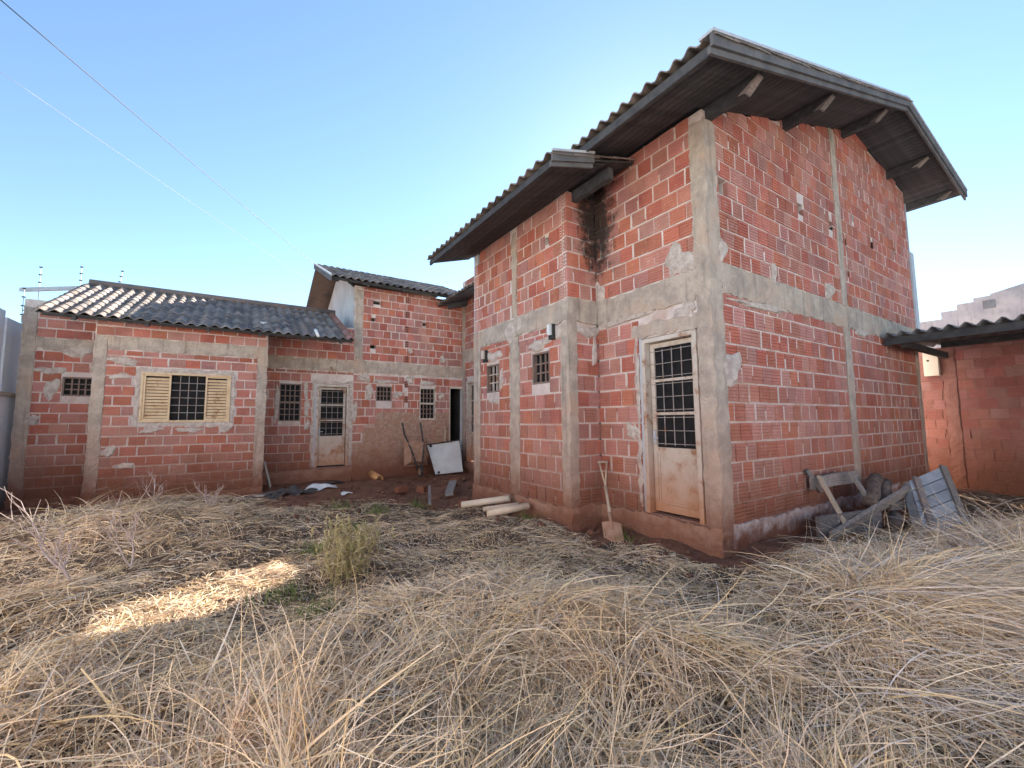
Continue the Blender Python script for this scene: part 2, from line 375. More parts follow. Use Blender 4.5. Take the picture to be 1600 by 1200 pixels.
def finish(store, owner, limit=300):
    mb = MB()
    for wl, F, a, b, z0, z1, d in JOINTS:
        zm = z0+(z1-z0)*random.uniform(.35, .65); k0, k1, k2 = (random.uniform(-.005, .005) for _ in range(3)); n0 = len(mb.v)
        for z, k in ((z0, k0), (zm, k1), (z1, k2)):
            mb.v += [tuple(F.P(a+k*.6, -.013, z)), tuple(F.P(a+k, d, z)), tuple(F.P(b+k, d, z)), tuple(F.P(b+k*.6, -.013, z))]
        for l in (0, 4):
            for q in range(3): mb.f.append((n0+l+q, n0+l+q+1, n0+l+5+q, n0+l+4+q))
        mb.f += [(n0+3, n0+2, n0+1, n0), (n0+8, n0+9, n0+10, n0+11)]
    if JOINTS: tag(obj('mortar_joints', mb, 'mortar' if store[0][6] == 'brick' else 'mortarB', owner), kind='stuff')
    JOINTS.clear()
    cp = Vector((0, 0, CAMH)); fr = []
    for k, (wl, F, a, b, z0, z1, mk, d) in enumerate(store):
        c = F.P((a+b)/2, d, (z0+z1)/2); v = cp-c; dist = v.length
        x = (c-cp).dot(rt); zc = (c-cp).dot(fw); y = (c-cp).dot(up)
        inside = zc > 0 and abs(x/zc) < 1.25 and abs(y/zc) < 0.95
        fr.append(((b-a)*(z1-z0)*max(0, v.dot(F.n))/dist**3 * (1 if inside else 0), k))
    fr.sort(reverse=True); keep = {k for _, k in fr[:limit]}
    vs_, fs_, rs_ = [], [], []; bv = np.array(BV); mk0 = store[0][6]
    for k, (wl, F, a, b, z0, z1, mk, d) in enumerate(store):
        c = F.P((a+b)/2, d, (z0+z1)/2); tilt = random.uniform(-.008, .008)
        if k in keep:
            o = bpy.data.objects.new('brick', BRICK_ME[mk]); COL.objects.link(o); o.parent = wl
            o.location = c - WL[wl]; o.rotation_euler = (0, tilt, F.ang); o.scale = (b-a, 1, z1-z0); WL[o] = c
        else:
            q = bv*np.array([b-a, 1, z1-z0]); n0 = len(vs_)*len(BV)
            q = np.array(c)[None] + q[:, :1]*np.array(F.u) - q[:, 1:2]*np.array(F.n) + q[:, 2:]*np.array([0,0,1.])
            vs_.append(q); fs_ += [tuple(i+n0 for i in f) for f in BF]; rs_ += [random.random()]*len(BV)
    if vs_:
        mb = MB(); mb.v = [tuple(p) for p in np.concatenate(vs_)]; mb.f = fs_
        o = obj('bricks', mb, mk0, owner); tag(o, kind='stuff')
        at = o.data.attributes.new('rnd', 'FLOAT', 'POINT'); at.data.foreach_set('value', rs_)
def hollow(F, s, z, w_, h_, parent):
    o = link('hollow_brick', HOLLOW_ME, F.P(s, 0.004, z), parent); o.rotation_euler = (0, 0, F.ang); o.scale = (w_, 1, h_)

# ------------------------------------------------------------------ openings: windows and doors
def ring(mb, F, s0, s1, z0, z1, t, d0, d1):
    F.hexa(mb, s0, s1, d0, d1, z0, z0+t); F.hexa(mb, s0, s1, d0, d1, z1-t, z1)
    F.hexa(mb, s0, s0+t, d0, d1, z0+t, z1-t); F.hexa(mb, s1-t, s1, d0, d1, z0+t, z1-t)
def window(F, parent, s0, s1, z0, z1, nx, nz, frame='bard', split=False, bar='bard', t=0.03):
    mb = MB(); ring(mb, F, s0, s1, z0, z1, t, -0.10, -0.005)
    if split: F.hexa(mb, s0+t, s1-t, -0.10, 0.0, (z0+z1)/2-0.025, (z0+z1)/2+0.025)
    o = obj('window', mb, frame, parent)
    g = MB(); parts = [(z0+t, z1-t)] if not split else [(z0+t, (z0+z1)/2-.025), ((z0+z1)/2+.025, z1-t)]
    for a, b in parts:
        for i in range(1, nx):
            s = s0+t+(s1-s0-2*t)*i/nx; F.hexa(g, s-.011, s+.011, -.075, -.045, a, b)
        for j in range(1, nz):
            z = a+(b-a)*j/nz; F.hexa(g, s0+t, s1-t, -.073, -.043, z-.010, z+.010)
    obj('grille', g, bar, o)
    p = MB()
    for a, b in parts: F.hexa(p, s0+t*.6, s1-t*.6, -.095, -.085, a-.01, b+.01)
    obj('pane', p, 'glass', o)
    return o
def door(F, parent, s0, s1, z0, z1):
    fr = MB(); t = 0.055
    F.hexa(fr, s0, s0+t, -.15, .022, z0, z1); F.hexa(fr, s1-t, s1, -.15, .022, z0, z1); F.hexa(fr, s0+t, s1-t, -.15, .022, z1-t, z1)
    o = obj('door', fr, 'metalw', parent, False)
    a, b = s0+t+.012, s1-t-.012; top = z1-t-.012; bot = z0+.03; st = .06; h = top-bot; zg = bot+h*.36
    lf = MB(); D0, D1 = -.115, -.075
    F.hexa(lf, a, a+st, D0, D1, bot, top); F.hexa(lf, b-st, b, D0, D1, bot, top)
    F.hexa(lf, a+st, b-st, D0, D1, top-st, top); F.hexa(lf, a+st, b-st, D0, D1, bot, bot+st*1.6); F.hexa(lf, a+st, b-st, D0, D1, zg-st*.5, zg+st*.5)
    g0, g1 = zg+st*.5, top-st; cuts = [g0+(g1-g0)*k/3 for k in range(4)]
    for c in cuts[1:3]: F.hexa(lf, a+st, b-st, D0, D1, c-.018, c+.018)
    obj('leaf_frame', lf, 'metalw', o)
    pn = MB(); F.hexa(pn, a+st, b-st, -.105, -.09, bot+st*1.6, zg-st*.5)
    ring(pn, F, a+st+.004, b-st-.004, bot+st*1.6+.004, zg-st*.5-.004, .028, -.09, -.080)
    obj('lower_panel', pn, 'metalw', o)
    for c0, c1 in zip(cuts, cuts[1:]):
        q = MB(); F.hexa(q, a+st, b-st, -.108, -.1, c0+(.018 if c0 > g0 else 0), c1-(.018 if c1 < g1 else 0)); obj('pane', q, 'glass', o)
        gr = MB()
        for k in range(1, 4):
            s = a+st+(b-a-2*st)*k/4; F.hexa(gr, s-.0045, s+.0045, -.072, -.063, c0+.03, c1-.03)
        for zz in (c0+.05, (c0+c1)/2, c1-.05): F.hexa(gr, a+.01, b-.01, -.060, -.052, zz-.004, zz+.004)
        obj('grille', gr, 'bar', o)
    hd = MB(); hz = bot+h*.43
    F.hexa(hd, a+.012, a+.05, -.075, -.062, hz-.09, hz+.09)
    hd.tube([F.P(a+.03, -.062, hz), F.P(a+.03, -.02, hz), F.P(a+.12, -.02, hz)], .009, 8)
    obj('handle', hd, 'metalg', o)
    jb = MB(); F.hexa(jb, s0-.035, s0, -.15, .018, z0, z1+.02); obj('jamb', jb, 'metalg', o)
    return o

# ------------------------------------------------------------------ roof tiles
def tile_mesh(wd, ln, amp, m):
    v = []; f = []; K = 8; th = .014
    for e in (0, 1):
        for k in range(K+1):
            x = -wd*.54+wd*1.08*k/K; z = amp*(0.5+0.5*math.cos(2*math.pi*x/wd))
            if z < amp*.2: z = amp*.2*(z/(amp*.2))**.6
            v.append((x, ln*e, z))
    for e in (0, 1):
        for k in range(K+1): a = v[e*(K+1)+k]; v.append((a[0], a[1], a[2]-th))
    n = K+1
    for k in range(K):
        f += [(k, k+1, n+k+1, n+k), (2*n+k, 3*n+k, 3*n+k+1, 2*n+k+1), (k, 2*n+k, 2*n+k+1, k+1), (n+k, n+k+1, 3*n+k+1, 3*n+k)]
    f += [(0, n, 3*n, 2*n), (K, 2*n+K, 3*n+K, n+K)]
    me = bpy.data.meshes.new('tile'); me.from_pydata(v, [], f); me.materials.append(MT[m]); me.update()
    return me, np.array(v), f
def tiles(parent, o0, across, upslope, nx, ny, wd, ex, amp=.055, mats='tile', keep=lambda i, j: True, skip=lambda i, j: False, wob=.006):
    """courses of wavy tiles: i across, j up the slope; kept ones are objects, the rest one part"""
    A = Vector(across).normalized(); U = Vector(upslope).normalized(); N = A.cross(U).normalized()
    if N.z < 0: N = -N
    me, tv, tf = tile_mesh(wd, ex*1.25, amp, mats); vs_, fs_, rs_ = [], [], []
    U2 = (U - N*0.05).normalized()
    for j in range(ny):
        for i in range(nx):
            if skip(i, j): continue
            p = Vector(o0) + A*(wd*(i+.5)) + U*(ex*j+random.uniform(-.012, .012)) + N*(.022+random.uniform(-wob, wob)*.5)
            tw = random.uniform(-.018, .018); A2 = (A + U*tw).normalized(); U3 = (U2 - A*tw).normalized(); N3 = A2.cross(U3)
            flip = N3.z < 0
            if flip: A2 = -A2; N3 = A2.cross(U3)
            if keep(i, j):
                o = bpy.data.objects.new('tile', me); COL.objects.link(o); o.parent = parent; WL[o] = p
                Mx = Matrix((A2, U3, N3)).transposed().to_4x4(); Mx.translation = p - WL[parent]; o.matrix_local = Mx
            else:
                q = np.array(p)[None] + tv[:, :1]*np.array(A2) + tv[:, 1:2]*np.array(U3) + tv[:, 2:]*np.array(N3)
                n0 = len(vs_)*len(tv); vs_.append(q); fs_ += [tuple(a+n0 for a in f) for f in tf]; rs_ += [random.random()]*len(tv)
    if vs_:
        mb = MB(); mb.v = [tuple(p) for p in np.concatenate(vs_)]; mb.f = fs_
        o = obj('tiles', mb, mats, parent); tag(o, kind='stuff')
        at = o.data.attributes.new('rnd', 'FLOAT', 'POINT'); at.data.foreach_set('value', rs_)
def deck(name, p0, p1, p2, p3, th, m, parent):      # thin sloping sheet, p0..p3 counter-clockwise from above
    return obj(name, MB().poly([p0, p1, p2, p3], (0, 0, -th)), m, parent)

# ================================================================== THE GROUND
def sines(seed, n=7, f0=.6, f1=2.6):
    r = np.random.default_rng(seed); a = r.uniform(0, 2*np.pi, n); f = np.exp(r.uniform(np.log(f0), np.log(f1), n)); ph = r.uniform(0, 2*np.pi, n)
    return lambda x, y: sum(np.sin((x*np.cos(a[k])+y*np.sin(a[k]))*f[k]*2.2+ph[k]) for k in range(n))/n**.5
NZ1, NZ2, NZ3 = sines(1), sines(2, 9, 1.5, 6), sines(3, 8, .3, .9)
HEAPS = [(-1.3,7.4,1.5,1.0,.34), (-.9,9.0,1.6,.8,.24), (1.55,2.75,.75,.75,.26), (2.4,2.0,.8,.6,.16), (3.9,1.35,1.1,.55,.24), (5.6,.75,1.2,.55,.30),
         (6.6,1.0,.9,.4,.08), (-.7,3.2,.8,.8,.22), (.3,1.9,.7,.6,.10), (-1.6,4.9,.8,.7,.16), (1.2,5.0,.5,.5,.05), (2.9,4.6,.6,.5,.05), (3.65,5.0,.3,.5,.12)]
def bed(x, y):                                      # height of soil plus matted hay
    x = np.asarray(x, float); y = np.asarray(y, float)
    near = 1/(1+np.exp((np.hypot(x-1.5, y-4)-14)/1.5))
    z = .05*NZ1(x, y)+.030*NZ2(x, y)
    for cx, cy, rx, ry, h in HEAPS: z = z + h*np.exp(-((x-cx)/rx)**2-((y-cy)/ry)**2)
    z = z*np.clip((np.hypot(x, y)-.35)/1.2, .15, 1)
    return z*near - .01
def hay(x, y):                                      # 0 bare red soil .. 1 deep straw
    x = np.asarray(x, float); y = np.asarray(y, float)
    e = lambda d, w_=.35: 1/(1+np.exp(-d/w_))
    far = e(8.6+.7*NZ3(x, y)-y-.25*(x-.5)*(x > .5), .28)
    wing = e(10.1-y, .2)*e(.45-x, .25)
    m = np.maximum(far, wing)
    m = m*e(3.75-x+(y < 3.9)*(1.2-.0*y)+10*(y < 2.35), .12)*e(np.where((x > 4.2) & (y > 2.1), 2.2-y, 5), .12)
    return np.clip(m, 0, 1)
def axis(lo, hi, st):
    c = np.arange(lo, hi+st, st); g = [st*1.5*1.55**k for k in range(18)]
    return np.concatenate([(lo-np.cumsum(g))[::-1], c, hi+np.cumsum(g)])
gx, gy = axis(-4.5, 13.5, .16), axis(-3, 13, .16)
X, Y = np.meshgrid(gx, gy); Z = bed(X, Y); H = hay(X, Y)
me = bpy.data.meshes.new('ground'); nxg, nyg = len(gx), len(gy)
vv = np.stack([X, Y, Z], -1).reshape(-1, 3); ii = np.arange(nxg*nyg).reshape(nyg, nxg)
ff = np.stack([ii[:-1,:-1], ii[:-1,1:], ii[1:,1:], ii[1:,:-1]], -1).reshape(-1, 4)
me.from_pydata(vv.tolist(), [], ff.tolist()); me.polygons.foreach_set('use_smooth', [True]*len(me.polygons))
at = me.attributes.new('hay', 'FLOAT', 'POINT'); at.data.foreach_set('value', H.reshape(-1))
gm = bpy.data.materials.new('red_soil_and_thatch'); gm.use_nodes = True; t = gm.node_tree; t.nodes.clear()
out = _n(t, 'ShaderNodeOutputMaterial'); p = _n(t, 'ShaderNodeBsdfPrincipled'); t.links.new(p.outputs[0], out.inputs[0])
p.inputs['Roughness'].default_value = .95; p.inputs['Specular IOR Level'].default_value = .15
pos = _n(t, 'ShaderNodeNewGeometry').outputs['Position']; ha = _n(t, 'ShaderNodeAttribute', attribute_name='hay').outputs['Fac']
soil = _mix(t, _ramp(t, _noise(t, pos, 3.0, 7, .7), .35, .65), (.15,.068,.044), (.24,.115,.072))
soil = _mix(t, _ramp(t, _noise(t, pos, 26, 4, .7), .58, .7), soil, (.30,.21,.15))
that = _mix(t, _ramp(t, _noise(t, pos, 14, 7, .75), .35, .65), (.05,.035,.026), (.22,.155,.11))  # thatch brown, darkened to stand for shade between the straws
t.links.new(_mix(t, _ramp(t, _math(t, 'ADD', ha, _math(t, 'MULTIPLY', _math(t, 'SUBTRACT', _noise(t, pos, 4, 5, .7), .5), .7)), .35, .65), soil, that), p.inputs['Base Color'])
b = _n(t, 'ShaderNodeBump'); b.inputs['Strength'].default_value = 1; b.inputs['Distance'].default_value = .04
t.links.new(_noise(t, pos, 16, 8, .75), b.inputs['Height']); t.links.new(b.outputs[0], p.inputs['Normal'])
me.materials.append(gm); me.update()
tag(link('ground', me, (0,0,0)), kind='structure')

# ================================================================== MAIN TWO-STOREY HOUSE (right)
XC, YC, XE = 4.588, 2.779, 12.29
house = thing('brick_house', 'tall two-storey unplastered brick house with gable end and wooden eaves on the right', 'house', (XC, YC, 0))
ST = []
FG = Fr((XC, YC, 0), (1,0,0)); FB = Fr((XC, 4.62, 0), (0,-1,0)); FR_ = Fr((4.0, 4.62, 0), (1,0,0)); FA = Fr((4.0, 7.53, 0), (0,-1,0))
F2 = Fr((5.95, 12.0, 0), (0,-1,0))
RZ = lambda x: 5.07+.326*(x-3.57) if x < 9.58 else 7.03-.1356*(x-9.58)      # roof line of the gable
gl = XE-XC; gprof = [(0, RZ(XC)-.13), (9.58-XC, 7.03-.13), (gl, RZ(XE)-.13)]
gholes = [(.30,.50,4.30,4.52), (2.42,2.62,4.62,4.80), (3.55,3.70,4.65,4.80), (4.16,4.24,3.95,4.17), (4.16,4.24,4.42,4.64), (4.55,4.68,5.05,5.18), (5.4,5.55,4.72,4.88), (6.7,6.8,4.9,5.05)]
gw = slab('wall', FG, gprof, .26, gholes, 'mortar', house)
lay(ST, gw, FG, .25, 3.80, .30, 3.02, .245, .2365, wide=.030)
lay(ST, gw, FG, 4.08, gl-.22, .30, 3.02, .245, .2365, wide=.030)
gtop = lambda s: lerp_prof(gprof, s)+.05
lay(ST, gw, FG, .23, 3.82, 3.42, 7.0, .245, .222, gholes, gtop)
lay(ST, gw, FG, 4.06, gl-.03, 3.42, 7.0, .245, .222, gholes, gtop)
shade_back(FG, 0, gl, .3, [(.2, gprof[0][1]), gprof[1], (gl-.2, gprof[2][1])], house)
bholes = [(.80, 1.65, .30, 2.60)]
bprof = [(0, 5.28), (1.841, 5.28)]
bw = slab('wall', FB, bprof, .02, bholes, 'mortar', house)
lay(ST, bw, FB, 0.0, 1.66, .30, 2.92, .225, .2355, [(.77, 1.66, .28, 2.78)], wide=.026)
lay(ST, bw, FB, 0.0, 1.66, 3.33, 5.28, .245, .222)
rw = slab('wall', FR_, [(0, 4.95), (.575, 4.95)], .02, [], 'mortar', house)
lay(ST, rw, FR_, .155, .588, .30, 2.92, .235, .2355, wide=.03)
lay(ST, rw, FR_, -.002, .588, 3.33, 4.95, .235, .232, wide=.02)
aholes = [(.50,.965,2.04,2.57), (1.994,2.452,2.085,2.59), (2.38,2.48,4.28,4.40)]
aprof = [(0, 4.62), (.26, 4.62), (.261, 4.93), (2.90, 4.93)]
aw = slab('wall', FA, aprof, .02, aholes+[(2.815,2.895,3.425+.232*k-.09,3.425+.232*k+.09) for k in range(7)], 'mortar', house)
ah2 = [(.49,.975,2.03,2.58), (1.985,2.46,2.075,2.60), (2.38,2.48,4.28,4.40)]
lay(ST, aw, FA, .265, 1.33, .28, 2.95, .235, .2365, ah2, wide=.014)
lay(ST, aw, FA, 1.63, 2.73, .28, 2.95, .235, .2365, ah2, wide=.014)
lay(ST, aw, FA, .02, 1.40, 3.31, 4.93, .225, .232, ah2, lambda s: 4.64 if s < .27 else 4.95, wide=.012)
lay(ST, aw, FA, 1.58, 2.81, 3.31, 4.93, .225, .232, ah2, wide=.014)
for k in range(7): hollow(FA, 2.862, 3.425+.232*k, .092, .20, aw)
# far parts of the same house, past the stepped-out bathroom
w2 = slab('wall', F2, [(0, 5.98), (1.85, 5.98)], .02, [(.32,.86,.30,2.75)], 'mortar', house)  # near end lengthened out of view to edge the sunlit strip
lay(ST, w2, F2, .2, 1.25, .3, 3.34, .235, .2355, [(.3,.9,.28,2.85)])
lay(ST, w2, F2, .2, 1.25, 3.74, 5.95, .235, .232)
finish(ST, house)
for F, a, b, z0, z1 in ((FG,.0,.245,-.1,5.17),(FG,3.81,4.07,.28,3.02),(FG,3.83,4.05,3.41,6.55),(FG,gl-.21,gl,.0,3.02)):
    rough_panel('column', F, a, b, z0, z1, .012 if a else .02, 'conc', house, jit=.014)
rough_panel('column', FB, 1.665, 1.861, -.1, 5.15, .018, 'conc', house, jit=.012)
rough_panel('column', FA, 0, .26, .2, 2.96, .016, 'conc', house); rough_panel('column', FA, 1.33, 1.63, .26, 2.96, .014, 'conc', house, jit=.022)
rough_panel('column', FA, 1.42, 1.57, 3.3, 4.85, .012, 'conc', house, jit=.02)
rough_panel('column', FA, 2.735, 2.925, .0, 2.97, .022, 'conc', house); rough_panel('column', FR_, -.02, .15, 0, 2.97, .018, 'conc', house)
rough_panel('column', F2, 0, .19, 0, 5.7, .015, 'conc', house)
rough_panel('beam', FG, .24, gl, 3.02, 3.40, .016, 'conc', house, jit=.018)
rough_panel('beam', FB, 0, 1.67, 2.94, 3.31, .016, 'conc', house, jit=.018)
rough_panel('beam', FR_, -.02, .6, 2.95, 3.31, .019, 'conc', house, jit=.015)
rough_panel('beam', FA, .0, 2.925, 2.96, 3.29, .019, 'conc', house, jit=.02)
rough_panel('beam', F2, .19, 1.25, 3.36, 3.72, .015, 'conc', house)
# plinths, the door step and mortar smears
rough_panel('plinth', FG, .2, gl, -.2, .29, .03, 'plinthW', house, d0=-.1, jit=.02)
rough_panel('plinth', FB, 0, 1.86, -.2, .285, .05, 'plinth', house, d0=-.1, jit=.02)
rough_panel('plinth', FR_, 0, .57, -.2, .29, .03, 'plinth', house, d0=-.1, jit=.02)
rough_panel('plinth', FA, .0, 2.95, -.2, .275, .045, 'plinth', house, d0=-.1, jit=.02)
rough_panel('plinth', F2, .19, 1.25, -.2, .29, .03, 'plinth', house, d0=-.1, jit=.02)
rough_panel('door_surround', FB, .66, 1.66, 2.62, 2.80, .012, 'conc', house, jit=.025)
rough_panel('door_surround', FB, .705, .765, .35, 2.62, .010, 'patch', house, jit=.02)
for F, s, z, rx, rz in ((FG,.36,2.12,.20,.24),(FG,.30,3.56,.10,.16),(FG,1.55,3.50,.07,.16),(FG,3.35,3.56,.16,.16),(FB,1.45,3.5,.2,.2),(FB,1.5,2.84,.16,.1),
                        (FB,.62,1.35,.10,.12),(FB,.05,3.45,.12,.16),(FA,.75,2.72,.30,.10),(FA,.78,1.93,.16,.13),(FA,1.05,2.25,.07,.16),(FA,2.22,2.72,.32,.09),(FA,1.45,3.1,.3,.2),
                        (FA,2.6,2.85,.2,.1),(FR_,.42,2.83,.20,.10),(FR_,.5,2.55,.05,.22),(FG,4.6,3.0,.4,.06),(FG,1.2,2.98,.7,.05),(FB,.5,2.93,.45,.05)):
    blob('mortar_patch', F, s, z, rx, rz, 'patch', house, d=.024)
door(FB, house, .83, 1.645, .30, 2.585)
door(F2, house, .33, .85, .30, 2.74)
window(FA, house, .50, .965, 2.04, 2.57, 3, 3, bar='metalw'); window(FA, house, 1.994, 2.452, 2.085, 2.59, 3, 3)
# walls that close the house off
cl = MB(); cl.box((XE-.16, YC+.16, 0), (XE, 11.9, 6.35)); cl.box((4.0, 7.37, 0), (6.1, 7.53, 4.9)); cl.box((6.1, 7.38, 0), (XE-.17, 7.52, 6.3)); cl.box((5.95, 7.54, 0), (6.1, 10.13, 3.84)); cl.box((4.76, 4.70, 0), (4.82, 7.36, 5.2))  # includes an unseen low wall, its height set to trim the sunlit strip
obj('side_wall', cl, 'whiteP', house)
fl = MB(); fl.box((4.85, 2.96, .2), (XE-.2, 7.3, .27)); fl.box((4.75, 2.96, 3.05), (XE-.2, 7.3, 3.2)); obj('floor_slab', fl, 'conc', house)
# roof over the gable
YF, YK = 1.98, 7.75
roof = deck('roof', (3.62, YF+.03, RZ(3.62)-.05), (9.58, YF+.03, 6.98), (9.58, YK, 6.98), (3.62, YK, RZ(3.62)-.05), .02, 'wdark', house)
sl = Vector((1, 0, .326)).normalized(); L1 = Vector((9.58-3.57, 0, 6.01*.326)).length
tiles(roof, (3.55, YK, RZ(3.55)-.035), (0,-1,0), sl, 34, 19, .17, L1/18.6, keep=lambda i, j: j < 3)
roof2 = deck('roof', (9.58, YF+.03, 6.98), (13.3, YF+.03, RZ(13.3)-.05), (13.3, YK, RZ(13.3)-.05), (9.58, YK, 6.98), .02, 'wdark', house)
tiles(roof2, (13.36, YF+.04, RZ(13.36)-.035), (0,1,0), (-1,0,.1356), 34, 12, .17, 3.8/11.6, keep=lambda i, j: j < 1)
rc = MB().tube([(9.58, YF+.02, 7.02), (9.58, YK, 7.02)], .09, 10); obj('ridge_cap', rc, 'tile', house, True)
# soffit boards running front to back under the tiles
bx = 3.66; me_s = None
k = 0
while bx < 13.25:
    m_ = MB(); wd = .118; x1 = min(bx+wd-.006, 9.575 if bx < 9.575 else 13.28); z0, z1 = RZ(bx)-.095, RZ(x1)-.095
    y1 = YK if bx < 4.45 or bx > XE else YC-.002
    m_.hexa([(bx,YF+.06,z0-.016),(x1,YF+.06,z1-.016),(x1,y1,z1-.016),(bx,y1,z0-.016),(bx,YF+.06,z0),(x1,YF+.06,z1),(x1,y1,z1),(bx,y1,z0)])
    obj('soffit_board', m_, 'wdark', house); bx = x1+.006 if x1 < 9.57 or x1 > 9.58 else 9.581
for x in (4.72, 6.75, 9.0, 11.3, 12.9):              # purlin ends under the overhang
    z = RZ(x)-.185; m_ = MB()
    pr = [(x, YF+.17, z+.07), (x, YF+.17, z+.03), (x, YF+.30, z-.085), (x, YC+.25, z-.085), (x, YC+.25, z+.07)]
    m_.poly([Vector(q)-Vector((.05,0,0)) for q in pr], (.10, 0, 0)); pu = obj('purlin', m_, 'wdark', house); m_ = MB(); m_.hexa([(x-.051, YF+.165, z+.025), (x+.051, YF+.165, z+.025), (x+.051, YF+.30, z-.088), (x-.051, YF+.30, z-.088), (x-.051, YF+.155, z+.045), (x+.051, YF+.155, z+.045), (x+.051, YF+.40, z-.07), (x-.051, YF+.40, z-.07)]); obj('worn_end', m_, 'wgrey', pu)
for (xa, xb) in ((3.52, 9.58), (9.58, 13.4)):
    sg = 1 if xa < 9 else -1
    for nm, dy, zt, zb, m_ in (('fascia_board', 0, .005, -.13, 'wfas'), ('lower_fascia', .028, -.12, -.195, 'wfas'), ('flashing', -.012, .035, .004, 'flash')):
        q = MB(); ya, yb = YF+dy, YF+dy+.03 + (.12 if nm == 'flashing' else 0)
        q.hexa([(xa,ya,RZ(xa+.01*sg)+zb),(xb,ya,RZ(xb)+zb),(xb,yb,RZ(xb)+zb),(xa,yb,RZ(xa+.01*sg)+zb),
                (xa,ya,RZ(xa+.01*sg)+zt),(xb,ya,RZ(xb)+zt),(xb,yb,RZ(xb)+zt),(xa,yb,RZ(xa+.01*sg)+zt)])
        obj(nm, q, m_, house)
q = MB(); q.box((3.60, YF+.04, RZ(3.6)-.155), (3.63, YK, RZ(3.6)-.05)); obj('eave_board', q, 'wdark', house)
# lower roof over the bathroom bay
YA0, YA1 = 3.76, 7.72; AZ = lambda x: 4.74+.30*(x-3.08)
roofa = deck('roof', (3.12, YA0+.03, AZ(3.12)-.05), (4.55, YA0+.03, AZ(4.55)-.05), (4.55, YA1, AZ(4.55)-.05), (3.12, YA1, AZ(3.12)-.05), .02, 'wdark', house)
tiles(roofa, (3.06, YA1, AZ(3.06)-.035), (0,-1,0), (1,0,.30), 20, 4, .198, .36, keep=lambda i, j: True)
bx = 3.16
while bx < 3.98:
    x1 = bx+.13; z0, z1 = AZ(bx)-.09, AZ(x1)-.09; m_ = MB()
    m_.hexa([(bx,YA0+.05,z0-.016),(x1,YA0+.05,z1-.016),(x1,YA1,z1-.016),(bx,YA1,z0-.016),(bx,YA0+.05,z0),(x1,YA0+.05,z1),(x1,YA1,z1),(bx,YA1,z0)])
    obj('soffit_board', m_, 'wdark', house); bx = x1+.007
for nm, dy, zt, zb, m_ in (('fascia_board', 0, .01, -.11, 'wfas'), ('lower_fascia', .03, -.10, -.165, 'wfas'), ('flashing', -.012, .04, .01, 'flash')):
    q = MB(); xa, xb, ya = 3.06, 3.76, YA0+dy; yb = ya+.03
    q.hexa([(xa,ya,AZ(xa)+zb),(xb,ya,AZ(xb)+zb),(xb,yb,AZ(xb)+zb),(xa,yb,AZ(xa)+zb),(xa,ya,AZ(xa)+zt),(xb,ya,AZ(xb)+zt),(xb,yb,AZ(xb)+zt),(xa,yb,AZ(xa)+zt)])
    obj(nm, q, m_, house)
obj('purlin', MB().beam((4.16, YA0+.1, AZ(4.16)-.19), (4.16, 4.72, AZ(4.16)-.19), .09, .16), 'wdark', house)
obj('eave_board', MB().box((3.10, YA0+.04, AZ(3.1)-.14), (3.13, YA1, AZ(3.1)-.05)), 'wdark', house)
# farther lower roof behind the bay, its unseen extent shaped to block sun
CZ = lambda x: 5.10+.30*(x-5.05)
roofc = deck('roof', (5.1, 8.9, CZ(5.1)-.05), (6.85, 8.9, CZ(6.85)-.05), (6.85, 13.2, CZ(6.85)-.05), (5.1, 13.2, CZ(5.1)-.05), .02, 'wdark', house)
tiles(roofc, (5.05, 12.5, CZ(5.05)-.03), (0,-1,0), (1,0,.30), 18, 5, .2, .38, keep=lambda i, j: j < 2 and i < 11)
obj('purlin', MB().beam((5.3, 11.7, CZ(5.3)-.15), (6.3, 11.7, CZ(6.3)-.15), .09, .16), 'wdark', house)
# downpipe at the far gable corner
obj('downpipe', MB().box((XE+.02, YC-.03, 3.35), (XE+.22, YC+.10, 5.15)), 'metalg', house)
obj('wall_edge_board', MB().box((XE-.02, YC-.02, 3.35), (XE+.018, YC+.12, 6.25)), 'metalg', house)

# ================================================================== SINGLE-STOREY LEFT WING
wing = thing('brick_wing', 'low single-storey brick wing with tiled roof and cream shuttered window on the left', 'house', (-.9, 10.8, 0))
SL = []
FL = Fr((-2.28, 10.8, 0), (1,0,0)); FLR = Fr((-3.45, 11.6, 0), (1,0,0)); FM = Fr((.53, 12.0, 0), (1,0,0))
lh = [(.70, 2.155, 1.545, 2.52)]
lw = slab('wall', FL, [(0, 3.62), (2.81, 3.62)], .0, lh, 'mortar', wing)
lay(SL, lw, FL, .185, 2.62, .14, 2.92, .262, .192, [(.61, 2.24, 1.44, 2.62)], wide=.026)
lay(SL, lw, FL, .02, 2.79, 3.20, 3.62, .262, .19, wide=.02)
lrh = [(.59, 1.04, 2.06, 2.44)]
lrw = slab('wall', FLR, [(0, 3.9), (1.2, 3.9)], -.3, lrh, 'mortar', wing)
lay(SL, lrw, FLR, .2, 1.19, .14, 2.94, .262, .2, [(.58, 1.05, 2.05, 2.45)], wide=.04)
lay(SL, lrw, FLR, .2, 1.19, 3.19, 3.7, .262, .19)
mh = [(.348, .84, 1.55, 2.50), (1.19, 2.02, .35, 2.52)]
mw = slab('wall', FM, [(0, 4.1), (2.1, 4.1)], .0, mh, 'mortar', wing)
lay(SL, mw, FM, .0, 2.12, .1, 2.86, .24, .225, [(.34, .85, 1.54, 2.51), (1.10, 2.12, .3, 2.62)], wide=.03)
lay(SL, mw, FM, .0, 2.12, 3.20, 4.1, .24, .222)
finish(SL, wing)
rough_panel('column', FL, 0, .18, 0, 3.19, .014, 'conc', wing); rough_panel('column', FL, 2.63, 2.815, 0, 3.19, .014, 'conc', wing)
rough_panel('column', FLR, 0, .19, 0, 3.75, .012, 'conc', wing)
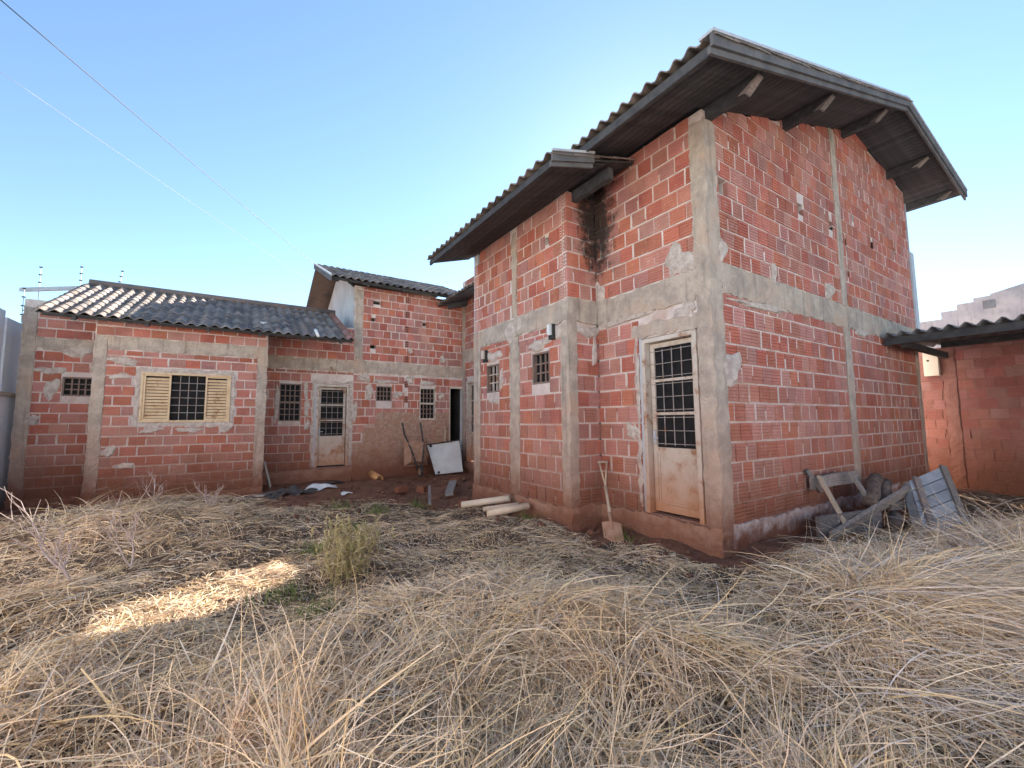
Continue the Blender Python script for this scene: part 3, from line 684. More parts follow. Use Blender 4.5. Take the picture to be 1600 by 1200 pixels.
rough_panel('beam', FL, .18, 2.64, 2.93, 3.19, .012, 'conc', wing, jit=.02); rough_panel('beam', FLR, .19, 1.2, 2.95, 3.18, .012, 'conc', wing, jit=.03)
rough_panel('beam', FM, 0, 2.12, 2.87, 3.19, .012, 'conc', wing, jit=.03)
rough_panel('plinth', FLR, 0, 1.2, -.3, .13, .022, 'plinth', wing, d0=-.1); rough_panel('plinth', FL, 0, 2.82, -.25, .13, .022, 'plinth', wing, d0=-.1); rough_panel('plinth', FM, 0, 2.12, -.25, .30, .022, 'plinth', wing, d0=-.1)
for a, b, c, d in ((.62,2.23,2.53,2.61),(.62,.69,1.5,2.53),(2.165,2.23,1.5,2.53),(.62,2.23,1.45,1.535)): rough_panel('window_surround', FL, a, b, c, d, .010, 'patch', wing, jit=.02)
for a, b, c, d in ((1.10,2.12,2.53,2.61),(1.11,1.185,.35,2.53),(2.03,2.12,.35,2.53)): rough_panel('door_surround', FM, a, b, c, d, .010, 'patch', wing, jit=.02)
for F, s, z, rx, rz in ((FL,.42,2.72,.2,.09),(FL,.4,2.42,.14,.07),(FL,.9,1.40,.16,.07),(FL,1.5,1.38,.2,.06),(FL,2.1,1.42,.14,.08),(FL,.3,1.0,.1,.1),(FL,.55,.72,.14,.07),(FLR,.42,2.55,.2,.08),
                        (FLR,.45,2.2,.1,.2),(FLR,.8,2.96,.3,.1),(FLR,.25,1.6,.1,.08),(FM,.95,2.3,.06,.25),(FM,.98,1.9,.08,.2),(FM,.3,2.0,.06,.4),(FM,1.0,1.45,.06,.15)):
    blob('mortar_patch', F, s, z, rx, rz, 'patch', wing, d=.02)
window(FLR, wing, .59, 1.04, 2.06, 2.44, 4, 3); window(FM, wing, .348, .84, 1.55, 2.50, 4, 3, split=True)
door(FM, wing, 1.20, 2.01, .36, 2.51)
mb = MB(); ring(mb, FL, .70, 2.155, 1.545, 2.52, .035, -.09, .02); wn = obj('window', mb, 'shut', wing)
gmb = MB()
for k in range(1, 4): s = 1.165+.55*k/4; FL.hexa(gmb, s-.006, s+.006, -.05, -.038, 1.58, 2.485)
for k in range(1, 6): z = 1.58+.9*k/6; FL.hexa(gmb, 1.165, 1.715, -.036, -.026, z-.006, z+.006)
obj('grille', gmb, 'bar', wn); pm = MB(); FL.hexa(pm, 1.16, 1.72, -.088, -.08, 1.58, 2.485); obj('pane', pm, 'glass', wn)
for a, b in ((.738, 1.16), (1.72, 2.118)):
    mb = MB(); ring(mb, FL, a, b, 1.582, 2.483, .032, -.055, .008); sh = obj('shutter', mb, 'shut', wing)
    for k in range(13):
        z = 1.645+.062*k; m_ = MB()
        m_.hexa([FL.P(a+.034,.0,z-.022),FL.P(b-.034,.0,z-.022),FL.P(b-.034,-.012,z-.022),FL.P(a+.034,-.012,z-.022),
                 FL.P(a+.034,-.034,z+.03),FL.P(b-.034,-.034,z+.03),FL.P(b-.034,-.046,z+.03),FL.P(a+.034,-.046,z+.03)])
        obj('slat', m_, 'shut', sh)
    m_ = MB(); FL.hexa(m_, a+.01, b-.01, -.08, -.07, 1.59, 2.47); obj('gap_shade', m_, 'dark', sh)  # dark sheet painting shade into the gaps between slats
cl = MB(); cl.box((-2.27, 10.98, 0), (-2.15, 11.6, 3.7)); cl.box((.37, 10.98, 0), (.51, 11.83, 3.8)); cl.box((-3.45, 11.77, 0), (-3.3, 15.4, 3.6)); cl.box((-3.29, 15.2, 0), (2.6, 15.4, 3.6))
obj('side_wall', cl, 'whiteP', wing)
WZ = lambda y: 3.47+.45*(y-10.3) if y < 13.0 else 4.685-.45*(y-13.0)
rf = deck('roof', (-2.95, 10.36, WZ(10.36)-.05), (2.28, 10.36, WZ(10.36)-.05), (2.28, 13, 4.635), (-2.95, 13, 4.635), .02, 'wdark', wing)
tiles(rf, (-2.98, 10.28, WZ(10.28)-.04), (1,0,0), (0,1,.45), 28, 11, .1885, .272, amp=.048, skip=lambda i, j: i == 27)
tiles(rf, (-2.98+27*.1885, 10.28, WZ(10.28)-.035), (1,0,0), (0,1,.45), 1, 11, .1885, .272, amp=.06, mats='tilef')
rb = deck('roof', (-2.95, 13, 4.635), (2.28, 13, 4.635), (2.28, 15.6, WZ(15.6)-.05), (-2.95, 15.6, WZ(15.6)-.05), .02, 'tile', wing)
tiles(rb, (2.29, 15.65, WZ(15.65)-.04), (-1,0,0), (0,-1,.45), 28, 8, .1885, .34, amp=.06, keep=lambda i, j: False)
obj('ridge_cap', MB().tube([(-2.9, 13.0, 4.70), (2.3, 13.0, 4.70)], .085, 10), 'tile', wing, True)
# lower tiled corner at the far left
rl = deck('roof', (-3.50, 12.0, 3.72), (-2.98, 12.0, 3.72), (-2.98, 13, 4.13), (-3.50, 13, 4.13), .02, 'wdark', wing)
tiles(rl, (-3.56, 11.9, 3.70), (1,0,0), (0,1,.41), 3, 4, .1885, .272, amp=.06)
for x in (-2.5, -1.5, -.55, .35, 1.2, 2.0): obj('rafter', MB().beam((x, 10.42, WZ(10.42)-.12), (x, 12.9, WZ(12.9)-.12), .06, .10), 'wdark', wing)
obj('eave_board', MB().box((-2.9, 10.44, WZ(10.44)-.13), (2.25, 10.46, WZ(10.44)-.05)), 'wdark', wing)
obj('gutter_outlet', MB().tube([(1.42, 10.32, 3.60), (1.43, 10.22, 3.55), (1.47, 10.18, 3.42)], .035, 8), 'plast', wing, True)
obj('wall_flashing', MB().poly([(-3.98, 13.05, 4.42), (-2.66, 13.05, 4.70), (-2.66, 13.4, 4.78), (-3.98, 13.4, 4.50)], (0, 0, -.08)), 'plast', wing)
# ================================================================== REAR BLOCK
rear = thing('brick_annex', 'rear two-storey brick block with white gable side between low wing and tall house', 'house', (4.3, 12, 0))
SR = []
FRB = Fr((2.63, 12.0, 0), (1,0,0))
rh = [(.637,1.079,2.10,2.525), (1.916,2.412,1.585,2.52), (2.89,3.32,.30,2.53), (.50,.72,4.86,4.96), (.46,.58,4.36,4.46), (.44,.60,3.58,3.68), (1.98,2.10,4.40,4.50)]
HC = 1.50
hs = [(HC-.06, HC+.06, 3.24+.444*k, 3.24+.444*k+.21) for k in range(5)] + [(HC-.06, HC+.06, 2.5, 2.71), (HC-.06, HC+.06, 2.06, 2.27)]
rwl = slab('wall', FRB, [(0, 5.32), (3.31, 5.32)], .0, rh+[(a+.01, b-.01, c+.01, d-.01) for a, b, c, d in hs], 'mortar', rear)
shade_back(FRB, 0, 3.31, .3, [(0, 5.3), (2.85, 5.3)], rear)
lay(SR, rwl, FRB, .24, 3.31, 3.24, 5.32, .232, .222, rh+hs, wide=.014)
lay(SR, rwl, FRB, .02, .24, 1.0, 2.86, .232, .23, [])
lay(SR, rwl, FRB, .24, 2.87, 1.0, 2.86, .232, .23, [(.63,1.085,2.09,2.535), (1.91,2.42,1.575,2.53)]+hs, lambda s: 9, wide=.03)
lay(SR, rwl, FRB, 2.87, 3.31, 2.6, 2.86, .232, .23)
# only the bricks that the render left uncovered stay: the plaster hides the rest
def plastered(s, z): return s > .62 and z < 1.78 or s > .1 and z < .95 or (.30 < s and z < 1.35) 
SR = [r for r in SR if not plastered((r[2]+r[3])/2, (r[4]+r[5])/2)]
finish(SR, rear)
for a, b, c, d in hs: hollow(FRB, (a+b)/2, (c+d)/2, b-a-.01, d-c-.01, rwl)
rough_panel('column', FRB, .02, .235, 2.86, 5.2, .014, 'conc', rear, jit=.025)
rough_panel('beam', FRB, 0, 3.31, 2.88, 3.22, .012, 'conc', rear, jit=.025)
for a, b, c, d in ((.62,1.90,1.36,1.78),(2.43,2.875,-.05,1.78),(.30,1.90,.96,1.355),(.03,1.90,-.05,.955),(1.901,2.429,-.05,1.57)): rough_panel('plaster_coat', FRB, a, b, c, d, .012, 'plaster', rear, jit=.014, wav=.006)
for s, z, rx, rz in ((.45,2.35,.12,.2),(.85,2.66,.3,.06),(1.25,2.3,.12,.12),(2.15,2.66,.3,.06),(2.6,2.3,.1,.1),(.3,2.75,.2,.1),(1.6,2.75,.14,.1),(.06,1.8,.07,.3),(1.6,3.6,.06,.1),(2.65,3.42,.1,.1)):
    blob('mortar_patch', FRB, s, z, rx, rz, 'patch', rear, d=.02)
window(FRB, rear, .637, 1.079, 2.10, 2.525, 4, 3); window(FRB, rear, 1.916, 2.412, 1.585, 2.52, 4, 3, frame='metalw', split=True)
m_ = MB(); F = FRB; F.hexa(m_, 2.86, 2.90, -.16, .02, .3, 2.57); F.hexa(m_, 2.90, 3.31, -.16, .02, 2.53, 2.57); obj('doorway_frame', m_, 'metalw', rear)
cl = MB(); cl.box((2.63, 12.17, 0), (2.78, 16.9, 5.3)); cl.box((2.79, 16.75, 0), (6.1, 16.9, 5.3)); cl.box((5.97, 12.02, 0), (6.1, 16.74, 5.3)); cl.poly([(2.63, 12.17, 5.3), (2.63, 16.9, 5.3), (2.63, 14.5, 6.4)], (.15, 0, 0))
obj('side_wall', cl, 'whiteP', rear)
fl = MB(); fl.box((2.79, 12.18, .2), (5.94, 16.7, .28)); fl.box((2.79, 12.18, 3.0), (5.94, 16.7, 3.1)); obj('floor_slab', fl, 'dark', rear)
obj('shade_sheet', MB().box((5.945, 12.19, .3), (5.96, 16.6, 2.99)).box((2.8, 13.6, .3), (5.93, 13.62, 2.99)), 'dark', rear)  # dark sheets added so the doorway reads as unlit
EZ = lambda y: 5.34+.42*(y-11.5) if y < 14.5 else 6.6-.42*(y-14.5)
r1 = deck('roof', (1.95, 11.56, EZ(11.56)-.05), (6.3, 11.56, EZ(11.56)-.05), (6.3, 14.5, 6.55), (1.95, 14.5, 6.55), .03, 'wdark', rear)
tiles(r1, (1.93, 11.48, EZ(11.48)-.04), (1,0,0), (0,1,.42), 23, 9, .193, .37, amp=.06)
r2 = deck('roof', (1.95, 14.5, 6.55), (6.3, 14.5, 6.55), (6.3, 17.4, EZ(17.4)-.05), (1.95, 17.4, EZ(17.4)-.05), .03, 'tile', rear)
for z0, z1, y, nm in ((-.02, -.16, 0, 'verge_board'), (.03, -.015, -.02, 'flashing')):
    q = MB(); q.hexa([(1.89,11.48,EZ(11.48)+z1),(1.93,11.48,EZ(11.48)+z1),(1.93,14.5,6.6+z1),(1.89,14.5,6.6+z1),(1.89,11.48,EZ(11.48)+z0),(1.93,11.48,EZ(11.48)+z0),(1.93,14.5,6.6+z0),(1.89,14.5,6.6+z0)])
    obj(nm, q, 'wfas' if nm == 'verge_board' else 'flash', rear)
for x in (2.1, 2.9, 3.9, 4.9, 5.8): obj('rafter', MB().beam((x, 11.62, EZ(11.62)-.12), (x, 14.4, EZ(14.4)-.12), .06, .10), 'wdark', rear)
obj('eave_board', MB().box((1.95, 11.60, EZ(11.6)-.12), (6.2, 11.62, EZ(11.6)-.05)), 'wdark', rear)
br = MB().tube([(2.06, 11.98, 2.98), (2.07, 11.90, 2.96), (2.12, 11.86, 2.80)], .014, 6)
br.tube([(2.07, 11.9, 2.96), (2.0, 11.86, 2.84)], .008, 5); obj('lamp_bracket', br, 'rust', wing)

# small fittings on the walls
def fixture(F, s, z, parent, wm):
    m_ = MB(); F.hexa(m_, s-.05, s+.05, .02, .075, z-.13, z+.10); b = obj('wall_lamp', m_, 'rubber', parent)
    m_ = MB(); F.hexa(m_, s-.03, s+.03, .076, .12, z-.07, z+.09); obj('lamp_cover', m_, wm, b)
fixture(FA, 2.585, 2.86, house, 'plast'); fixture(FA, .53, 2.76, house, 'cream')

# ================================================================== BOUNDARIES
lb = thing('boundary_wall', 'white painted boundary wall with a ledge at the far left edge', 'wall', (-3.7, 5, 0))
obj('lower_wall', MB().box((-3.95, -6, -.2), (-3.56, 12.3, 2.04)), 'white', lb)
obj('ledge', MB().box((-3.98, -6, 2.042), (-3.50, 12.3, 2.10)), 'conc', lb)
obj('upper_wall', MB().box((-3.95, -6, 2.102), (-3.66, 11.55, 3.62)), 'white', lb)
obj('end_pier', MB().box((-3.95, 11.552, 2.102), (-3.63, 12.3, 3.50)), 'white', lb)
bb = thing('bounce_wall', 'unseen white wall added behind the camera to bounce sunlight onto the brick', 'wall', (4, -6.2, 0))  # added out of view to throw sunlight back on the brick walls
obj('wall', MB().box((-3.5, -6.4, -.2), (16, -6.1, 2.9)), 'white', bb); obj('coping', MB().box((-3.5, -6.44, 2.902), (16, -6.06, 2.98)), 'conc', bb)
rbw = thing('boundary_wall', 'rough red brick boundary wall under the corrugated shed roof at the right edge', 'wall', (13, 0, 0))
FW = Fr((13, 3.3, 0), (0,-1,0)); SB = []
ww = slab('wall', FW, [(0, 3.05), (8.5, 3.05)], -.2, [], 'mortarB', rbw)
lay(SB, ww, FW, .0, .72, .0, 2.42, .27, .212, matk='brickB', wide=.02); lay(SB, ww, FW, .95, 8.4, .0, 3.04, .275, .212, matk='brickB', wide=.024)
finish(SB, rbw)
rough_panel('column', FW, .73, .93, -.1, 3.0, .02, 'mortarB', rbw)
cb = thing('meter_box', 'cream box with a dark round hole set above the red boundary wall', 'box', (12.9, 2.75, 2.42))
obj('box', MB().box((12.86, 2.60, 2.43), (12.985, 2.84, 2.98)), 'cream', cb); obj('hole', MB().tube([(12.865, 2.76, 2.77), (12.85, 2.76, 2.77)], .022, 10), 'rubber', cb)
sh = thing('shed_roof', 'grey corrugated fibre cement lean-to roof between the gable and the right boundary wall', 'roof', (11.5, 1, 0))
mb = MB(); ny = 150; per = .2
for e, (x, z) in enumerate(((10.0, 3.04), (13.3, 3.16))):
    for k in range(ny+1):
        y = 2.74-6.0*k/ny; mb.v.append((x, y, z+.042*math.sin(2*math.pi*y/per)))
n = ny+1
mb.v += [(a, b_, c-.012) for a, b_, c in mb.v[:2*n]]
for k in range(ny): mb.f += [(k, k+1, n+k+1, n+k), (2*n+k, 3*n+k, 3*n+k+1, 2*n+k+1), (k, 2*n+k, 2*n+k+1, k+1), (n+k, n+k+1, 3*n+k+1, 3*n+k)]
obj('corrugated_sheet', mb, 'fibro', sh, True)
obj('beam', MB().box((10.12, -3.2, 2.86), (10.2, 2.74, 2.985)), 'wdark', sh); obj('beam', MB().box((10.25, 2.45, 2.80), (13.0, 2.53, 2.92)), 'wdark', sh); obj('beam', MB().box((12.2, -3.2, 2.95), (12.28, 2.4, 3.07)), 'wdark', sh)
obj('post', MB().box((10.1, -3.2, -.1), (10.2, -3.1, 2.86)), 'wdark', sh)
nb = thing('neighbour_wall', 'pale stained parapet wall of the neighbouring building stepping up beyond the shed', 'wall', (17.2, 0, 0))
for a, b, z in ((3.9, 3.28, 4.35), (3.278, 2.95, 4.55), (2.948, 2.62, 4.70), (2.618, 2.3, 4.80)): obj('wall_section', MB().box((17, b, -.2), (17.3, a, z)), 'neigh', nb)
obj('wall_section', MB().poly([(17, 2.298, -.2), (17, 2.298, 4.84), (17, 1.0, 5.12), (17, -8, 5.3), (17, -8, -.2)], (.3, 0, 0)), 'neigh', nb)
obj('block_patch', MB().box((16.985, 2.22, 4.45), (17.01, 2.45, 4.68)), 'fibro', nb)

# ================================================================== SMALL THINGS
FP = [(-3.65, 12.2, 3.62, 4.24, 0, 'at the outer end beside the boundary wall'), (-3.76, 13.3, 4.40, 5.0, 0, 'second from the left'), (-3.12, 13.3, 4.58, 5.13, 0, 'in the middle of the white flashing'), (-2.5, 13.4, 4.72, 5.19, .06, 'leaning, nearest the roof ridge')]
for x, y, z0, z1, ln, wh in FP:
    t_ = thing('fence_post', 'thin electric fence post with dark insulators, '+wh, 'fence post', (x, y, z0), 'electric fence posts on the far left')
    obj('rod', MB().tube([(x, y, z0-.25), (x+ln, y, z1)], .007, 6), 'plast', t_, True)
    for k in range(4):
        f = .12+.86*k/3; zc = z0+(z1-z0)*f; xc = x+ln*f
        obj('insulator', MB().box((xc-.026, y-.014, zc-.010), (xc+.026, y+.014, zc+.010)), 'rubber', t_)
def cable(name, a, b, sag, r, m, label):
    a, b = Vector(a), Vector(b); pts = []
    for k in range(25):
        f = k/24; p = a.lerp(b, f); p.z -= sag*4*f*(1-f); pts.append(p)
    tag(obj(name, MB().tube(pts, r, 6), m, None, True), label, 'cable')
CPOS = Vector((0, 0, CAMH))
def ray(u, v, d): return CPOS + (fw*660 + rt*(u-800) - up*(v-600))/660*d
cable('overhead_cable', ray(-60, -52, 9), ray(600, 496, 60), .35, .012, 'cable', 'dark overhead cable crossing the upper left sky')
cable('overhead_cable', ray(-60, 70, 12), ray(560, 482, 60), .4, .007, 'cablew', 'pale overhead cable running below the dark one in the sky')
for o in (house, wing, rear): pass
def pipe(name, a, b, r, m, label, group=None, cat='pipe'):
    a, b = Vector(a), Vector(b); d = (b-a).normalized(); u = d.cross(Vector((0,0,1))).normalized(); v = u.cross(d); mb = MB(); S = 14
    for c, rr in ((a, r), (b, r), (b, r*.86), (a, r*.86)):
        for k in range(S): q = 2*math.pi*k/S; mb.v.append(tuple(c+(u*math.cos(q)+v*math.sin(q))*rr))
    for l in range(4):
        for k in range(S): j = (k+1) % S; mb.f.append((l*S+k, l*S+j, ((l+1) % 4)*S+j, ((l+1) % 4)*S+k))
    return tag(obj(name, mb, m, None, True), label, cat, group)
pipe('clay_pipe', (3.26, 6.58, .10), (3.86, 6.02, .23), .055, 'pvc', 'cream pipe lying farthest from the camera by the brick wall', 'cream pipes by the wall')
pipe('clay_pipe', (3.43, 6.14, .08), (3.86, 5.74, .17), .04, 'pvc', 'thin cream pipe lying between the two thicker ones', 'cream pipes by the wall')
pipe('clay_pipe', (3.26, 5.72, .10), (3.88, 5.50, .19), .055, 'pvc', 'cream pipe lying nearest the camera beside the grass', 'cream pipes by the wall')
pipe('drain_pipe', (3.02, 11.45, .17), (3.12, 10.95, .07), .09, 'pvco', 'short orange pipe piece on bare soil before the rear wall')
def plank(a, b, wd, th, m, label, name='plank', upv=(0,0,1), group=None, cat='plank'):
    mb = MB(); a, b = Vector(a), Vector(b); d = (b-a).normalized(); u = d.cross(Vector(upv)).normalized(); n = u.cross(d); N = 5
    for k in range(N+1):
        c = a.lerp(b, k/N); j = random.uniform(-.006, .006)
        for su, sn in ((-1,-1),(1,-1),(1,1),(-1,1)): mb.v.append(tuple(c+u*(su*wd/2+j)+n*sn*th/2))
    for k in range(N):
        for q in range(4): mb.f.append((k*4+q, k*4+(q+1) % 4, k*4+4+(q+1) % 4, k*4+4+q))
    mb.f += [(3,2,1,0), tuple(N*4+q for q in range(4))]
    o = obj(name, mb, m); return tag(o, label, cat, group)
WP = 'timber heaped by the gable wall'
plank((6.16, 2.33, .06), (8.12, 2.03, .52), .12, .05, 'wgrey', 'long grey plank slanting up across the timber heap to the crate', group=WP, upv=(0,1,.3))
plank((6.70, 2.62, .72), (6.52, 2.28, .14), .10, .035, 'wpale', 'pale plank leaning steeply at the left of the timber heap', group=WP, upv=(0,1,0))
plank((6.62, 2.70, .62), (7.72, 2.52, .66), .17, .03, 'wgrey', 'wide grey board lying level along the wall on top of the heap', group=WP, upv=(0,1,0))
plank((7.32, 2.48, .74), (7.28, 2.26, .38), .10, .035, 'wgrey', 'short grey board hanging down in the middle of the timber heap', group=WP, upv=(0,1,0))
plank((6.15, 2.46, .15), (7.26, 2.17, .17), .26, .05, 'wgrey', 'thick wide board on edge at the foot of the timber heap', group=WP, upv=(0,1,0))
plank((6.62, 2.74, .80), (6.76, 2.64, .50), .06, .05, 'wgrey', 'short dark block end under the level board by the wall', group=WP)
plank((7.3, 2.28, .30), (8.3, 1.98, .28), .12, .04, 'wgrey', 'low board lying behind the crate in the timber heap', group=WP, upv=(0,1,0))
def log(a, b, r, label):
    a, b = Vector(a), Vector(b); pts = [a.lerp(b, k/5)+Vector((random.uniform(-.012,.012),)*3) for k in range(6)]
    tag(obj('log', MB().tube(pts, [r*random.uniform(.9,1.1) for _ in pts], 10), 'bark', None, True), label, 'log', 'logs in the timber heap')
log((7.86, 2.36, .64), (7.18, 2.24, .36), .085, 'thick bark-covered log end pointing at the camera in the timber heap')
log((8.0, 2.28, .56), (7.48, 2.18, .30), .075, 'second bark-covered log right behind the thick one')
log((7.9, 2.2, .14), (7.2, 2.0, .12), .08, 'dark log lying low under the slanting plank')
log((8.1, 2.4, .32), (7.4, 2.3, .20), .06, 'thin log in the shadow at the back of the timber heap')
# crate panel
TL, TR, BR, BL = Vector((8.02,2.03,.62)), Vector((8.78,1.82,.80)), Vector((8.36,1.56,.10)), Vector((7.42,1.76,.0))
cr = thing('crate', 'blue-grey slatted wooden crate tipped on its corner beside the timber heap', 'crate', (8.0, 1.8, 0))
nrm = (TR-TL).cross(BL-TL).normalized(); nrm = nrm if nrm.y < 0 else -nrm
obj('back_board', MB().poly([TL-nrm*.03, TR-nrm*.03, BR-nrm*.03, BL-nrm*.03], -nrm*.12), 'pallet', cr)
for k in range(5):
    a0, a1 = TL.lerp(BL, k/5+.008), TL.lerp(BL, (k+1)/5-.008); b0, b1 = TR.lerp(BR, k/5+.008), TR.lerp(BR, (k+1)/5-.008)
    obj('slat', MB().poly([a0, b0, b1, a1], -nrm*.028), 'pallet', cr)
for f in (.16, .93):
    a, b = TL.lerp(TR, f)+nrm*.02, BL.lerp(BR, f)+nrm*.02; obj('batten', MB().beam(a, b, .085, .035, nrm), 'wgrey', cr)
# shovel
sv = thing('shovel', 'square shovel with a split wooden handle leaning in the wall corner', 'shovel', (4.2, 4.05, 0))
top, mid, low = Vector((4.50, 4.50, .90)), Vector((4.40, 4.36, .58)), Vector((4.20, 4.08, .18)); sd_ = Vector((.6, -.8, 0)).normalized()
obj('handle', MB().tube([mid, low.lerp(mid, .5), low], [.020, .021, .023], 10), 'tool', sv, True)
gp = MB().tube([mid, top-sd_*.055], .012, 8); gp.tube([mid, top+sd_*.055], .012, 8); gp.tube([top-sd_*.075, top+sd_*.075], .017, 8); obj('grip', gp, 'tool', sv, True)
bl = MB(); ax = (low-mid).normalized(); nn = sd_.cross(ax).normalized(); K = 6
for j in range(5):
    for i in range(K+1):
        f = i/K-.5; q = low+ax*(.005+.07*j-.01*abs(f)*(j == 0))+sd_*(.25*f)+nn*(.05*f*f*4*(1-.12*j)); bl.v.append(tuple(q))
n0 = len(bl.v); bl.v += [tuple(Vector(q)+nn*.006) for q in bl.v]
for j in range(4):
    for i in range(K): a = j*(K+1)+i; bl.f += [(a, a+1, a+K+2, a+K+1), (n0+a, n0+a+K+1, n0+a+K+2, n0+a+1)]
obj('blade', bl, 'rust', sv, True); obj('socket', MB().tube([low-ax*.12, low+ax*.12], [.026, .02], 10), 'rust', sv, True)
# wheelbarrow standing on its nose
wb = thing('wheelbarrow', 'rusty wheelbarrow upended on its wheel against the rear wall', 'wheelbarrow', (4.25, 11.6, 0))
def W(s, d, z): f = z/1.5; return Vector((4.26+s, 11.50-d+f*.40, z))
ob = [W(-.33,.10,.30), W(.33,.10,.30), W(.30,.16,1.0), W(-.30,.16,1.0)]; ib = [W(-.20,.30,.42), W(.20,.30,.42), W(.20,.30,.90), W(-.20,.30,.90)]
tr = MB(); tr.v = [tuple(q) for q in ob+ib]; tr.f = [(4,5,6,7)]+[(k, (k+1) % 4, 4+(k+1) % 4, 4+k) for k in range(4)]
n0 = len(tr.v); tr.v += [tuple(Vector(q)+Vector((0,.012,0))) for q in tr.v]; tr.f += [tuple(n0+i for i in reversed(f)) for f in list(tr.f)]
obj('tray', tr, 'rust', wb)
rim = MB()
for k in range(4): rim.tube([ob[k], ob[(k+1) % 4]], .016, 6)
obj('rim', rim, 'rust', wb, True)
for s in (-1, 1): obj('handle', MB().tube([W(s*.05,.36,.22), W(s*.18,.34,.75), W(s*.26,.10,1.15), W(s*.27,.02,1.48)], .024, 8), 'wdark', wb, True)
for s in (-1, 1): obj('leg', MB().tube([W(s*.17,.32,.80), W(s*.19,.60,.62), W(s*.18,.33,.45)], .014, 6), 'rust', wb, True)
wh = MB(); S = 18; c = W(.02,.36,.16); cc = []
for k in range(S+1): a = 2*math.pi*k/S; cc.append(c+Vector((0, math.cos(a)*.13, math.sin(a)*.13)))
wh.tube(cc, .04, 8, False); obj('tyre', wh, 'rubber', wb, True); obj('rim_disc', MB().tube([c-Vector((.03,0,0)), c+Vector((.03,0,0))], .10, 14), 'rust', wb)
# white panel leaning across the doorway
pn = MB().poly([(4.80,11.38,.02), (5.62,11.28,.05), (5.66,11.62,.95), (4.70,11.78,.83)], (.03, .06, 0)); wpn = thing('cabinet_panel', 'dirty white panel leaning across the dark rear doorway', 'panel', (5.2, 11.4, 0)); obj('sheet', pn, 'panel', wpn)
obj('edge_strip', MB().beam((4.70,11.75,.84), (5.66,11.59,.96), .03, .03), 'rubber', wpn)
for q in ((4.80, 11.735, .80), (4.90, 11.37, .07)): obj('corner_bracket', MB().box((q[0]-.03, q[1]-.012, q[2]-.03), (q[0]+.03, q[1]+.02, q[2]+.03)), 'rubber', wpn)
sp = thing('standpipe', 'thin brown water standpipe fixed to the rear wall by the doorway', 'pipe', (5.35, 11.9, 0)); obj('riser', MB().tube([(5.33, 11.93, 0), (5.34, 11.93, 1.32), (5.30, 11.92, 1.36)], .028, 8), 'pvc', sp, True)
obj('tap', MB().tube([(5.34, 11.9, 1.30), (5.34, 11.78, 1.30), (5.34, 11.77, 1.25)], .016, 6), 'rust', sp, True)
# rubbish by the wing corner
def crumple(name, x, y, rx, ry, h, m, label, cat, seed):
    r = np.random.default_rng(seed); f = sines(seed, 8, 3, 9); mb = MB(); N = 16
    for j in range(N+1):
        for i in range(N+1):
            a, b = i/N*2-1, j/N*2-1; rr = math.hypot(a, b); k = 1/max(1, rr/ (1+.25*float(f(a*.8, b*.8)))) if rr > .6 else 1
            xx, yy = x+rx*a*k, y+ry*b*k; z = max(.0, (1-rr*rr*.6))*h*(.5+.35*float(f(xx*1.3, yy*1.3)))
            mb.v.append((xx, yy, float(bed(xx, yy))+max(.008, z)))
    for j in range(N):
        for i in range(N): a = j*(N+1)+i; mb.f.append((a, a+1, a+N+2, a+N+1))
    tag(obj(name, mb, m), label, cat)
crumple('tarp', 1.02, 10.0, .50, .36, .20, 'tarp', 'dark crumpled tarp lying on the soil by the low wing corner', 'tarp', 21)
crumple('plastic_sheet', 1.62, 10.25, .36, .26, .16, 'plast', 'crumpled white plastic sheet on the soil before the rear door', 'plastic', 22)
crumple('rubber_mat', 1.95, 11.0, .34, .20, .10, 'tarp', 'small dark rag heap below the rear door step', 'rag', 23)
crumple('plastic_bag', 2.05, 9.55, .14, .09, .09, 'plast', 'small white and dark scrap of plastic on the soil at the grass edge', 'plastic', 24)
crumple('plastic_bag', 1.05, 1.75, .10, .08, .20, 'plast', 'clear crumpled plastic bag caught in the straw in the foreground', 'plastic', 25)
plank((.72, 11.3, .02), (.60, 11.62, .58), .15, .04, 'wpale', 'short pale plank leaning on the low wing corner', upv=(1,0,0))
plank((.35, 10.1, .05), (1.15, 9.72, .04), .05, .03, 'wpale', 'thin pale stick lying on the soil in front of the dark tarp', name='stick', cat='stick')
plank((.2, 9.95, .04), (.75, 10.4, .06), .04, .03, 'wgrey', 'thin grey stick lying by the low wing corner', name='stick', cat='stick')
plank((3.55, 7.75, .08), (4.05, 8.6, .20), .16, .05, 'wgrey', 'dark short board tilted on the soil below the white panel', upv=(0,.2,1))
plank((3.0, 7.35, .03), (3.45, 8.5, .16), .05, .04, 'wgrey', 'slim dark stick lying on the soil beside the tilted board', name='stick', cat='stick')
for k, (x, y, z, a, wh) in enumerate(((3.05, 9.1, .05, .3, 'before the wheelbarrow'), (3.5, 7.0, .04, 1.0, 'by the farthest cream pipe'), (3.45, 8.9, .05, .8, 'under the tilted board'), (4.6, 9.6, .05, 2.0, 'left of the recessed door'))):
    m_ = MB(); c, s = math.cos(a), math.sin(a)
    q = [(-.14,-.09),(.14,-.08),(.13,.09),(-.12,.08)]
    m_.hexa([(x+u*c-v*s, y+u*s+v*c, z-.05) for u, v in q]+[(x+u*c*.96-v*s*.96, y+u*s*.96+v*c*.96, z+.07+.02*u) for u, v in q])
    tag(obj('loose_brick', m_, 'brick'), 'broken loose brick lying on the soil '+wh, 'brick', 'loose bricks on the soil')
